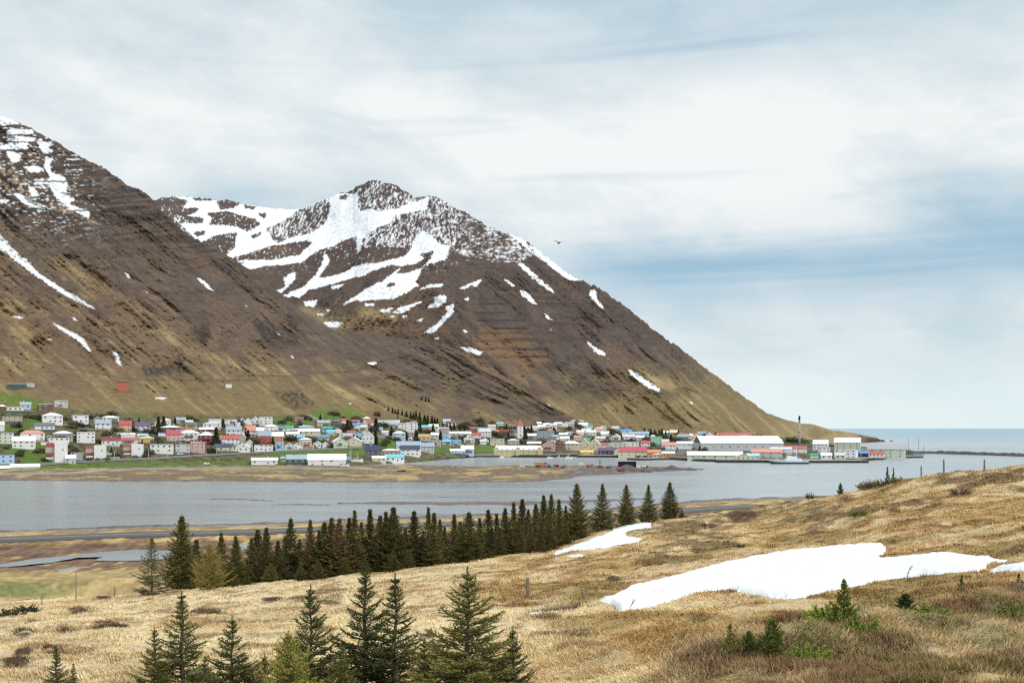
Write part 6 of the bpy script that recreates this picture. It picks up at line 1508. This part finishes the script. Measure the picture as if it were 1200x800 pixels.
FR = [(t3[0] / 4 + 420, t3[1] / 4 + 420, t3[2] / 4 + 190) for t3 in ((570, 700, 665), (540, 692, 707), (558, 762, 743), (640, 802, 781))] + [(a / 4 + 560, b / 4 + 560, y / 4 + 360) for a, b, y in ((75, 230, 101), (123, 288, 151), (183, 332, 198), (208, 338, 232))]
for k, (a, b, y) in enumerate(FR): avalanche_fence(M2, a, b, y, 2.0, f'{lv[k]} avalanche fence down the rust-brown face of the far mountain')
FL = [(x0 / 4, x1 / 4, 120 + y / 4) for x0, x1, y in ((300, 372, 262), (330, 480, 302), (290, 420, 322), (160, 330, 372), (360, 480, 396), (480, 650, 410), (420, 590, 470), (600, 705, 492), (345, 420, 508), (430, 560, 518), (580, 700, 535), (495, 600, 575))]
for k, (a, b, y) in enumerate(FL): avalanche_fence(M1, a, b, y, 1.5, f'{lv[k]} avalanche fence down the shoulder of the near mountain')

# pale avalanche wall above the town, with its grey ramp
p0, p1, p2 = M1.at(669.5, 494.5), M1.at(683, 494.0), M1.at(694.5, 483.5)
o = empty('avalanche_wall', p0); s = p0.y / F
b = MB(); b.bar(Vector((0, 0, 1.6 * s)), p1 - p0 + Vector((0, 0, 1.6 * s)), 3.0, 3.4 * s); b.build('wall_face', [PAINT['cream']], o)
b = MB(); b.bar(p1 - p0 + Vector((1, 0, 1.2 * s)), p2 - p0 + Vector((0, 0, .6 * s)), 4.0, 1.7 * s); b.build('ramp', [m_conc], o)
tag(o, 'pale avalanche wall with a grey ramp rising on the hill above the town', 'avalanche wall')

# red-brown hut and other lone things on the left hillside
def lone(px, py, w, h, kind, wall, roof, label, name='hut'):
    o = building(px, py, w, h, kind, wall, roof, name=name, wins=(0, 0)); tag(o, label, name.replace('_', ' '))
lone(144, 457, 12.5, 9.5, 'flat', 'brick red', 'maroon', 'rust-red square hut alone on the dry hillside above the town')
lone(20, 454.5, 20, 6, 'gx', 'dark green', 'dark green', 'dark green long shed among bushes at the left photo edge', 'shed')
lone(35, 452, 10, 3.2, 'flat', 'pale grey', 'white', 'small pale container right of the dark green shed', 'container')
lone(268, 454, 7, 4, 'flat', 'white', 'white', 'small white hut alone on the dry hillside above the centre')

# town streets laid on the slope
def street(pts, half, name='street', m=None):
    out = []
    for i in range(len(pts) - 1):
        for k in range(10):
            x, y = pts[i][0] + (pts[i + 1][0] - pts[i][0]) * k / 10, pts[i][1] + (pts[i + 1][1] - pts[i][1]) * k / 10; out.append(M1.at(x, y) + Vector((0, 0, .35)))
    ribbon(name, out, half, .25, m or m_street)
m_street = mat('street_asphalt', (.20, .195, .19), .9, .2, .12)
street([(-60, 548), (40, 544.5), (88, 541.3), (140, 538.5), (180, 537), (220, 534.5), (262, 532), (290, 530.5), (330, 528.5), (380, 526), (420, 524.5)], 4.5)
street([(22, 482), (60, 481), (68, 483)], 2.5); street([(75, 497), (88, 501), (110, 503), (140, 504)], 3); street([(90, 540), (92, 530)], 4); street([(135, 538.5), (134, 532)], 3.5)
street([(360, 486), (372, 492), (385, 496)], 3)
SPs = lambda x, y: SP.at(x, y)
# track on the spit
out = [SP.at(x, y) + Vector((0, 0, .5)) for x, y in zip(np.linspace(-60, 470, 60), np.interp(np.linspace(-60, 470, 60), [-60, 0, 90, 150, 300, 400, 470], [557.5, 556, 554, 550.5, 548.6, 549.5, 552]))]
ribbon('shore_track', out, 4.0, .3, mat('gravel_track', (.30, .27, .24), .95, .2, .1))

# street lamps along the shore streets
def lamp(px, py, hpx):
    p = M1.at(px, py); s = p.y / F; h = hpx * s
    o = empty('street_lamp', p); MB().tube([(0, 0, -1), (0, 0, h * .6), (0, 0, h)], [.22, .17, .12], 6).build('pole', [PAINT['pale grey']], o)
    MB().bar((0, 0, h), (1.6, -.2, h + .25), .16).box((1.8, -.2, h + .22), (.9, .45, .22)).build('lamp_head', [PAINT['pale grey']], o)
    tag(o, 'pale street lamp pole along the shore street below the houses', 'street lamp', 'street lamps along the shore street')
for x, y, h in ((62, 543, 11), (88.5, 541.5, 10), (134, 538, 10), (174, 537, 11), (196.5, 535.5, 9), (241.5, 532.5, 8), (253.5, 532, 9), (272, 531, 10), (296, 529.5, 8), (344, 528, 8), (300, 487, 5)): lamp(x, y, h)

# --- quays: low timber-faced piers on the waterline
def quay(px0, py0, px1, py1, dep, hz, label, top='concrete_top'):
    a, b_ = Vector(P(px0, py0, HC * F / (py0 - HOR))), Vector(P(px1, py1, HC * F / (py1 - HOR)))
    d = b_ - a; L = d.length; c = (a + b_) / 2; ang = math.atan2(d.y, d.x)
    o = empty('quay', (c.x, c.y, 0), ang)
    b = MB(); b.box((0, dep / 2, hz / 2 - 1.5), (L, dep, hz + 3)); 
    for k in range(int(L / 6)): b.box((-L / 2 + 3 + k * 6, -.2, hz / 2 - 1), (.5, .4, hz + 1.6))
    b.build('pier_wall', [m_darkwood], o); MB().box((0, dep / 2 + .2, hz + .15), (L, dep - .1, .3)).build('deck', [m_conc], o)
    tag(o, label, 'quay', 'quays of the harbour')
quay(676, 535.6, 746, 536.0, 26, 2.0, 'dark quay edge in front of the yellow restaurant and navy shed')
quay(754, 539.2, 804, 537.8, 22, 1.6, 'low quay in front of the orange waterfront workshops')
quay(839, 541.6, 903, 541.9, 26, 2.2, 'quay beside the bow of the moored ship')
quay(903, 542.3, 1018, 542.0, 30, 1.9, 'long light-topped quay seaward of the moored ship')
quay(1000, 539.0, 1036, 538.4, 30, 1.6, 'short outer quay at the sea end of the harbour')
quay(1055, 536.6, 1082, 536.0, 16, 1.6, 'small jetty with masts behind it near the breakwater')

# --- breakwater of dark boulders
def mound_strip(name, pts, half, hz, m, label, cat, jag=.5, group=None):
    pts = [Vector(p) for p in pts]; fine_ = []
    for i in range(len(pts) - 1):
        n = max(2, int((pts[i + 1] - pts[i]).length / 5)); fine_ += [pts[i].lerp(pts[i + 1], k / n) for k in range(n)]
    fine_.append(pts[-1]); vv, ff = [], []; r = random.Random(3); n = len(fine_); prof = [(-1, -.6), (-.7, .25), (-.4, .8), (-.12, 1), (.12, 1), (.4, .8), (.7, .25), (1, -.6)]
    for i, p in enumerate(fine_):
        t_ = (fine_[min(i + 1, n - 1)] - fine_[max(i - 1, 0)]).normalized(); nr = Vector((-t_.y, t_.x, 0)); e = min(1, min(i, n - 1 - i) / 4 + .25)
        for a, z in prof: vv.append(tuple(p + nr * a * half * (.8 + .4 * r.random()) * (.5 + .5 * e) + Vector((0, 0, z * hz * e * (1 + jag * (r.random() - .5))))))
    for i in range(n - 1):
        for k in range(7): ff.append((8 * i + k, 8 * i + 8 + k, 8 * i + 9 + k, 8 * i + 1 + k))
    me = bpy.data.meshes.new(name); me.from_pydata(vv, [], ff); me.materials.append(m)
    return tag(link(bpy.data.objects.new(name, me)), label, cat, group)
m_rock = mat('dark_boulders', (.075, .068, .065), .95, .45, .5, bump=.6)
w0 = lambda px, py: Vector(P(px, py, HC * F / (py - HOR)))
mound_strip('breakwater', [w0(1050, 531.2), w0(1100, 531.2), w0(1150, 532.8), w0(1210, 534.8), w0(1330, 538)], 9, 3.0, m_rock, 'long dark boulder breakwater running out across the fjord mouth', 'breakwater', .6)
mound_strip('harbour_embankment', [w0(1018, 538.5), w0(1045, 534.6), w0(1075, 532.4)], 14, 1.8, m_rock, 'dark boulder bank behind the grey-green hall at the harbour end', 'embankment', .5)
for px, py, w_, h_, lab in ((1034, 517.3, 7, 2.2, 'dark sea rock just off the headland tip'), (1044.5, 516.8, 4, 1.3, 'smaller sea rock farther off the headland tip')):
    p = w0(px, py); s = p.y / F; b = MB(); r = random.Random(int(px)); n = 10
    ring = [[(w_ * s * .5 * k_ * math.cos(6.283 * i / n) * r.uniform(.8, 1.2), w_ * s * .3 * k_ * math.sin(6.283 * i / n), z * h_ * s * r.uniform(.8, 1.2)) for i in range(n)] for k_, z in ((1.1, -.4), (.85, .45), (.35, .95))]
    b.add([q for l_ in ring for q in l_], [(j * n + i, j * n + (i + 1) % n, (j + 1) * n + (i + 1) % n, (j + 1) * n + i) for j in (0, 1) for i in range(n)] + [tuple(2 * n + i for i in range(n))])
    tag(b.build('sea_rock', [m_rock], loc=p), lab, 'sea rock')

# --- tall factory chimney
p = M1.at(936.8, 521); s = p.y / F
o = empty('factory_chimney', p); h = (521 - 487) * s; r1_, r2_ = 1.5 * s, 1.05 * s
MB().tube([(0, 0, -3), (0, 0, h * .25), (0, 0, h * .85)], [r1_ * .9, r1_ * .85, r2_], 16).build('shaft', [mat('chimney_concrete', (.40, .36, .38), .9, .25, .25)], o, smooth=True)
MB().tube([(0, 0, h * .85), (0, 0, h * .985), (0, 0, h)], [r2_ * 1.1, r2_ * 1.05, r2_ * 1.15], 16).build('blackened_top', [PAINT['black']], o, smooth=True)
for f_ in (.45, .8):
    MB().tube([(0, 0, h * f_ - .2), (0, 0, h * f_ + .2)], [r1_ * 1.12] * 2, 16).build('band', [m_steel], o)
tag(o, 'tall slim factory chimney with blackened top above the harbour', 'chimney')

# --- moored ship
def hull(L, B, D, m0, m1, parent, free=.4):
    xs = [-.5, -.46, -.3, 0, .25, .4, .47, .52]; wd = [.72, .85, 1, 1, .95, .6, .25, .02]; dk = [1.0, .95, .9, .9, 1.0, 1.2, 1.4, 1.5]
    v, f = [], []
    for x, w_, d_ in zip(xs, wd, dk):
        for sd in (-1, 1):
            for yk, z in ((.75, -.9), (1.0, .0), (1.02, d_ * free * D + .0), (1.04, d_ * D)): v.append((x * L, sd * yk * w_ * B / 2, z))
    mi = []
    for i in range(len(xs) - 1):
        a, b = i * 8, i * 8 + 8
        for k in range(3):
            f.append((a + k, b + k, b + k + 1, a + k + 1)); mi.append(1 if k == 2 else 0)
            f.append((a + 4 + k, a + 5 + k, b + 5 + k, b + 4 + k)); mi.append(1 if k == 2 else 0)
        f.append((a + 3, b + 3, b + 7, a + 7)); mi.append(1)
    f.append((0, 1, 2, 3, 7, 6, 5, 4)); mi.append(0)
    mb = MB(); mb.v, mb.f, mb.m = v, f, mi
    return mb.build('hull', [m0, m1], parent)
pa = w0(924, 543.1); s = pa.y / F; L = 43 * s
o = empty('trawler', pa + Vector((0, -4, .2)), math.radians(178))
hull(L, 8.5, 2.3, PAINT['navy'], PAINT['pale blue'], o, .62)
b = MB(); b.box((-L * .10, 0, 3.4), (L * .42, 6.6, 2.3)); b.box((-L * .06, 0, 5.5), (L * .26, 5.6, 2.0)); b.build('superstructure', [PAINT['white']], o)
b = MB(); b.box((L * .02, 0, 7.4), (L * .12, 4.6, 1.9), 0); b.box((L * .02, 0, 7.6), (L * .123, 4.7, .7), 1); b.box((L * .02, 0, 8.45), (L * .135, 5.0, .2), 0); b.build('wheelhouse', [PAINT['white'], m_pane], o)
b = MB(); b.tube([(-L * .18, 0, 4.5), (-L * .19, 0, 14)], [.28, .12], 6); b.bar((-L * .19, -1.8, 11), (-L * .19, 1.8, 11), .15); b.build('mast', [PAINT['white']], o)
b = MB(); b.tube([(L * .33, 0, 2.5), (L * .33, 0, 10)], [.25, .12], 6); b.bar((L * .33, 0, 6.5), (L * .2, 0, 8.5), .2); b.build('derrick', [PAINT['pale grey']], o)
MB().tube([(-L * .24, 0, 5), (-L * .24, 0, 7.2)], [.9, .8], 8).build('funnel', [PAINT['blue']], o)
tag(o, 'moored trawler with dark blue hull and white superstructure', 'ship')

# --- boats on the slip and small craft
def small_boat(pos, L, hullk, cabk, mast, rz, label, z=0.6, water=False):
    o = empty('fishing_boat', pos + Vector((0, 0, .3 if water else z)), rz)
    hull(L, L * .3, L * .13, PAINT[hullk], PAINT[hullk], o); MB().box((-L * .08, 0, L * .19), (L * .32, L * .2, L * .16), 0).box((-L * .06, 0, L * .2), (L * .325, L * .205, L * .06), 1).box((-L * .08, 0, L * .28), (L * .36, L * .23, .12), 0).build('cabin', [PAINT[cabk], m_pane], o)
    if mast: MB().tube([(L * .1, 0, L * .1), (L * .1, 0, mast)], [.22, .1], 6).bar((L * .1, 0, mast * .75), (-L * .2, 0, mast * .55), .14).build('mast', [PAINT['white']], o)
    tag(o, label, 'boat', 'boats of the harbour')
small_boat(M1.at(410, 540.0), 9.5, 'blue', 'white', 10, .6, 'blue and white fishing boat with mast laid up beside the white warehouse')
small_boat(M1.at(418, 541.0), 10.5, 'white', 'cream', 8, .3, 'white fishing boat laid up right of the blue and white one')
small_boat(SP.at(404, 546.5), 7, 'white', 'white', 0, .1, 'small white open boat on the ground in front of the white warehouse')
small_boat(w0(752, 538.6), 8, 'white', 'white', 5, .2, 'small white boat moored between two quays by the orange workshops', water=True)
small_boat(w0(644, 537.0), 7, 'white', 'pale blue', 0, .4, 'small white boat moored seaward of the yellow hotel', water=True)
small_boat(w0(655, 537.1), 7, 'cream', 'white', 4, -.2, 'small cream boat moored in the row right of the yellow hotel', water=True)
small_boat(w0(666, 537.2), 8, 'white', 'white', 5, .1, 'small white boat moored beside the yellow waterfront restaurant', water=True)
small_boat(w0(588, 536.4), 6.5, 'white', 'white', 0, .9, 'small white boat moored at the valley end of the yellow hotel', water=True)
for px, pt, lab in ((1064.5, 512.5, 'first thin mast in the small-craft harbour, beside the grey-green hall'), (1076.5, 510.5, 'tallest thin mast behind the small bright blue shed'), (1082.5, 520.5, 'shortest thin mast behind the small jetty')):
    p = w0(px, 534.2); s = p.y / F; o = empty('mast', p); hh = (534 - pt) * s
    MB().tube([(0, 0, -.5), (0, 0, hh * .5), (0, 0, hh)], [.24, .2, .14], 6).build('pole', [PAINT['dark grey']], o); MB().bar((-1.0, 0, hh * .62), (1.0, 0, hh * .62), .2).build('crossbar', [PAINT['dark grey']], o); tag(o, lab, 'mast')
p = w0(1075.5, 535.0); o = empty('harbour_shed', p); s = p.y / F
MB().box((0, 4, 1.6 * s), (6.0 * s, 7, 3.6 * s)).build('wall', [PAINT['pale blue']], o); MB().box((0, 4, 3.6 * s), (6.6 * s, 8, .35 * s)).box((0, 4, 2.2 * s), (6.1 * s, 7.2, .9 * s)).build('roof', [TIN['blue']], o); tag(o, 'tiny bright blue and white shed on the small jetty', 'shed')

# --- causeway over the lagoon mouth
a, b_ = w0(474, 535.6), w0(586, 535.4); d = b_ - a; c_ = (a + b_) / 2
o = empty('causeway_bridge', (c_.x, c_.y, 0), math.atan2(d.y, d.x)); L = d.length
MB().box((0, 0, 2.0), (L, 8, .9)).build('deck', [m_conc], o)
b = MB()
for k in range(int(L / 3.5)): b.box((-L / 2 + k * 3.5, -3.9, 2.95), (.16, .16, 1.0))
b.box((0, -3.9, 3.45), (L, .16, .16)); b.box((0, -3.9, 2.95), (L, .1, .12)); b.build('railing', [PAINT['pale grey']], o)
b = MB()
for x in (-L * .32, -L * .22, -L * .12, L * .1): b.box((x, 0, .5), (3.2, 7.5, 3.0))
b.build('pier', [PAINT['white']], o); b = MB()
for x in (-L * .46, L * .40): b.box((x, 0, .3), (L * .14, 9, 2.6))
b.build('abutment', [m_rock], o); tag(o, 'low causeway bridge with a railing across the lagoon mouth', 'bridge')

# --- works on the spit: gravel heaps, black shed, diggers, trucks
m_grav = mat('crushed_rock', (.115, .102, .098), .95, .35, .7, bump=.5)
def heap(px, py, wpx, hpx, m, label, seed):
    p = SP.at(px, py); s = p.y / F; R_, H = wpx * s / 2, hpx * s; n, k = 22, 7; vv, ff = [], []; r = random.Random(seed)
    for j in range(k):
        q = 1 - j / (k - 1)
        for i in range(n):
            a = 6.283 * i / n; rr_ = R_ * q * (1 + .22 * math.sin(2 * a + seed) + .12 * r.uniform(-1, 1)); vv.append((rr_ * math.cos(a), rr_ * math.sin(a) * 1.1, H * (1 - q) ** .85 * (1 + .1 * r.uniform(-1, 1)) - (1.2 if j == 0 else 0)))
    for j in range(k - 1):
        for i in range(n): ff.append((j * n + i, j * n + (i + 1) % n, (j + 1) * n + (i + 1) % n, (j + 1) * n + i))
    me = bpy.data.meshes.new('gravel_heap'); me.from_pydata(vv, [], ff); me.materials.append(m); o = link(bpy.data.objects.new('gravel_heap', me)); o.location = p; tag(o, label, 'gravel heap', 'gravel heaps on the spit')
heap(735, 550.5, 26, 6.8, m_grav, 'tall grey gravel heap in front of the black shed', 1)
heap(787, 549.4, 18, 4.4, m_grav, 'pointed gravel heap near the tip of the spit', 2)
heap(808, 550.0, 18, 2.6, m_grav, 'low gravel heap at the very tip of the spit', 3)
heap(772, 550.3, 22, 2.8, m_grav, 'long low gravel heap between the black shed and the pointed heap', 4)
heap(757, 551.4, 18, 3.0, m_grav, 'small gravel heap right of the tall one', 5)
heap(690, 550.5, 40, 2.6, m_grav, 'wide flat gravel heap beside the red rig', 6)
p = SP.at(735, 547.0); s = p.y / F
o = empty('quarry_shed', p, math.radians(-4)); w_, h_ = 21 * s, 6.2 * s
b = MB(); b.box((-w_ / 2 + .2, 4, h_ / 2), (.4, 9, h_)); b.box((w_ / 2 - .2, 4, h_ / 2), (.4, 9, h_)); b.box((0, 8.3, h_ / 2), (w_ - .82, .4, h_)); b.box((0, .3, h_ * .62), (w_ - .82, .3, h_ * .70)); b.build('wall', [PAINT['black']], o)
MB().box((0, 4, h_ + .25), (w_ + .8, 10, .4)).build('roof', [TIN['slate grey']], o); MB().box((0, .02, h_ * .12), (w_ * .5, .2, h_ * .22)).build('door', [PAINT['dark grey']], o); tag(o, 'open-fronted black shed on the spit behind the tall gravel heap', 'shed')

def digger(px, py, wpx, body, label, rz=0.0):
    p = SP.at(px, py); s = p.y / F; k = wpx * s / 8.0; o = empty('excavator', p, rz); o.scale = (k, k, k)
    b = MB()
    for y in (-1.1, 1.1): b.tube([(-1.9, y - .3, .5), (-1.9, y + .3, .5)], .5, 10); b.tube([(1.9, y - .3, .5), (1.9, y + .3, .5)], .5, 10); b.box((0, y, .5), (3.8, .58, .98))
    b.build('tracks', [PAINT['black']], o)
    b = MB(); b.box((-.5, 0, 1.75), (3.6, 2.5, 1.3)); b.box((-1.7, 0, 2.0), (1.2, 2.4, 1.2)); b.build('body', [PAINT[body]], o)
    b = MB(); b.box((.9, -.6, 2.75), (1.3, 1.1, 1.3), 0); b.box((.95, -.6, 2.8), (1.34, 1.14, .8), 1); b.box((.9, -.6, 3.45), (1.4, 1.2, .12), 0); b.build('cab', [PAINT[body], m_pane], o)
    b = MB(); b.bar((1.0, .4, 2.0), (3.2, .4, 4.3), .45, .6); b.bar((3.2, .4, 4.3), (5.0, .4, 2.4), .35, .45); ar = b.build('arm', [PAINT[body]], o)
    MB().box((5.1, .4, 1.6), (.9, 1.1, 1.1)).build('bucket', [PAINT['dark grey']], ar); tag(o, label, 'excavator', 'machines on the spit')
def truck(px, py, wpx, body, cabk, label, rz=0.0, load=True):
    p = SP.at(px, py); s = p.y / F; k = wpx * s / 8.0; o = empty('dump_truck', p, rz); o.scale = (k, k, k)
    b = MB(); b.box((-.8, 0, .95), (6.0, 2.0, .35)); b.build('chassis', [PAINT['black']], o)
    b = MB(); b.add([(-3.8, -1.25, 1.3), (1.2, -1.25, 1.3), (1.2, 1.25, 1.3), (-3.8, 1.25, 1.3), (-4.1, -1.4, 2.9), (1.4, -1.4, 2.9), (1.4, 1.4, 2.9), (-4.1, 1.4, 2.9)], [(3, 2, 1, 0), (0, 1, 5, 4), (1, 2, 6, 5), (2, 3, 7, 6), (3, 0, 4, 7), (4, 5, 6, 7)]); b.build('tipper', [PAINT[body]], o)
    b = MB(); b.box((2.5, 0, 1.9), (1.9, 2.3, 2.3), 0); b.box((2.75, 0, 2.45), (1.5, 2.36, .8), 1); b.build('cab', [PAINT[cabk], m_pane], o)
    for x in (-2.6, -1.3, 2.4):
        for y in (-1.05, 1.05): MB().tube([(x, y - .2, .55), (x, y + .2, .55)], .55, 12).build('wheel', [PAINT['black']], o)
    tag(o, label, 'truck', 'machines on the spit')
truck(634, 548.0, 15, 'orange', 'salmon', 'orange dump truck parked on the spit, largest of the machines')
digger(643.5, 548.0, 7.5, 'teal', 'dark blue-green excavator right of the orange dump truck', 2.2)
truck(651, 547.6, 8, 'maroon', 'pale grey', 'maroon truck with pale cab between two dark excavators', 3.0)
digger(660, 549.0, 8.0, 'dark grey', 'dark grey excavator at the end of the machine row', .5)
truck(618.5, 547.4, 9, 'pale grey', 'white', 'white tipper truck left of the orange dump truck', .3)
truck(691, 547.6, 9, 'salmon', 'orange', 'orange-pink truck parked left of the red rig', 0)
truck(756, 548.2, 7, 'white', 'maroon', 'white tipper with maroon cab right of the black shed')
truck(728, 552.4, 9.5, 'crimson', 'red', 'bright red tipper in front of the tall gravel heap', .05)
# red drilling rig
p = SP.at(703, 548.2); s = p.y / F; o = empty('drilling_rig', p)
MB().box((0, 0, 1.2 * s), (6 * s, 3, 1.6 * s)).build('body', [PAINT['maroon']], o)
b = MB()
for x in (-.5, .5): b.bar((x * s, 0, 1 * s), (x * .6 * s, 0, 9.8 * s), .35 * s)
for k in range(7): b.bar((-.5 * s, 0, (1.6 + k * 1.2) * s), (.5 * s, 0, (2.2 + k * 1.2) * s), .2 * s)
b.box((0, 0, 5.6 * s), (1.0 * s, 1.2 * s, 3.0 * s)); b.build('tower', [PAINT['brown']], o)
for x in (-2.2, 2.2): MB().tube([(x * s, -1.6, .5 * s), (x * s, 1.6, .5 * s)], .6 * s, 10).build('wheel', [PAINT['black']], o)
tag(o, 'red-brown drilling rig with upright tower on the spit', 'drilling rig', 'machines on the spit')
digger(713, 548.6, 7, 'teal', 'teal excavator between the red rig and the black shed', .8)
# white containers on the spit and the lone white van by the shore track
for px, py, w_, kk, lab in ((604, 546.6, 10, 'beige', 'beige container on the spit left of the machines'), (612, 547.6, 7, 'pale green', 'pale green container on the spit beside the white tipper'), (681, 543.4, 6, 'white', 'white float in the lagoon behind the spit'), (748, 548.0, 4, 'white', 'little white container against the black shed')):
    p = SP.at(px, py); s = p.y / F; o = empty('container' if 'float' not in lab else 'raft', p if 'float' not in lab else w0(px, 543.4)); b = MB(); h_ = (2.2 if 'float' not in lab else .7) * s
    b.box((0, 0, h_ / 2), (w_ * s, 2.6, h_))
    for k in range(9): b.box((-w_ * s / 2 + w_ * s * (k + .5) / 9, -1.33, h_ / 2), (.25, .1, h_ * .86))
    b.build('body', [PAINT[kk]], o); MB().box((w_ * s * .5 + .05, 0, h_ / 2), (.08, 2.2, h_ * .9)).build('door', [PAINT[kk]], o); tag(o, lab, 'container' if 'float' not in lab else 'raft')
def van(pos, L, k, label, rz=0.0):
    o = empty('van', pos, rz); b = MB()
    b.add([(x, y, z) for y in (-.95, .95) for x, z in ((-2.5, .45), (2.5, .45), (2.5, 1.15), (1.7, 1.3), (1.1, 2.1), (-2.5, 2.15))], [(0, 1, 2, 3, 4, 5), (11, 10, 9, 8, 7, 6)] + [(i, i + 6, (i + 1) % 6 + 6, (i + 1) % 6) for i in range(6)]); b.build('body', [PAINT[k]], o)
    b = MB()
    for y in (-.97, .97): b.box((.6, y, 1.65), (1.0, .04, .55))
    b.build('side_window', [m_pane], o)
    for x in (-1.6, 1.6):
        for y in (-.85, .85): MB().tube([(x, y - .12, .36), (x, y + .12, .36)], .36, 10).build('wheel', [PAINT['black']], o)
    q = L / 5.0; o.scale = (q, q, q); tag(o, label, 'van' if 'van' in label else 'car', 'vehicles of the town')
van(M1.at(242.5, 544.3), 4.6, 'white', 'white van parked beside the shore track below the green bank', .1)
for px, py, k, lab in ((159, 536.2, 'dark grey', 'dark grey car at the roadside below the third terrace house'), (211, 533.2, 'pale grey', 'silver car in front of the long white apartment block'), (277, 529.3, 'white', 'white car at the end of the shore street below the white gabled house'), (85, 539.6, 'white', 'white car beside the first terrace house'), (129, 533.6, 'pale blue', 'pale blue car beside the second terrace house'), (289, 528.2, 'black', 'black car before the two-door garage'), (334, 527.0, 'white', 'white car on the shore street by the light blue house')):
    van(M1.at(px, py), 5.0, k, lab, .15)

# --- gull over the fjord
pg = Vector(P(655, 284.6, 112.0)); o = empty('seagull', pg, math.radians(25))
b = MB(); b.tube([(0, .30, .02), (0, .2, 0), (0, 0, -.02), (0, -.22, -.01), (0, -.34, .02)], [.02, .075, .095, .055, .02], 8); b.build('body', [PAINT['dark grey']], o, smooth=True)
for sg in (-1, 1):
    st_ = [(0, .16, .05, .04), (.16, .17, .08, .14), (.32, .13, .06, .19), (.48, .06, .03, .17), (.58, -.04, .0, .15)]
    b = MB(); v = [];
    for x, y, ch_, z in st_:
        c0_ = .13 * (1 - x * 1.3) + .03; v += [(sg * (x + .04), y, z), (sg * (x + .04), y - c0_ * 1.6, z - .01), (sg * (x + .04), y - c0_ * .6, z + .018)]
    f = []
    for i in range(4): a = 3 * i; f += [(a, a + 3, a + 4, a + 1), (a, a + 2, a + 5, a + 3), (a + 2, a + 1, a + 4, a + 5)]
    b.add(v, f); b.build('wing', [PAINT['dark grey']], o, smooth=True)
tag(o, 'dark gull gliding with raised wings in front of the sky', 'gull')
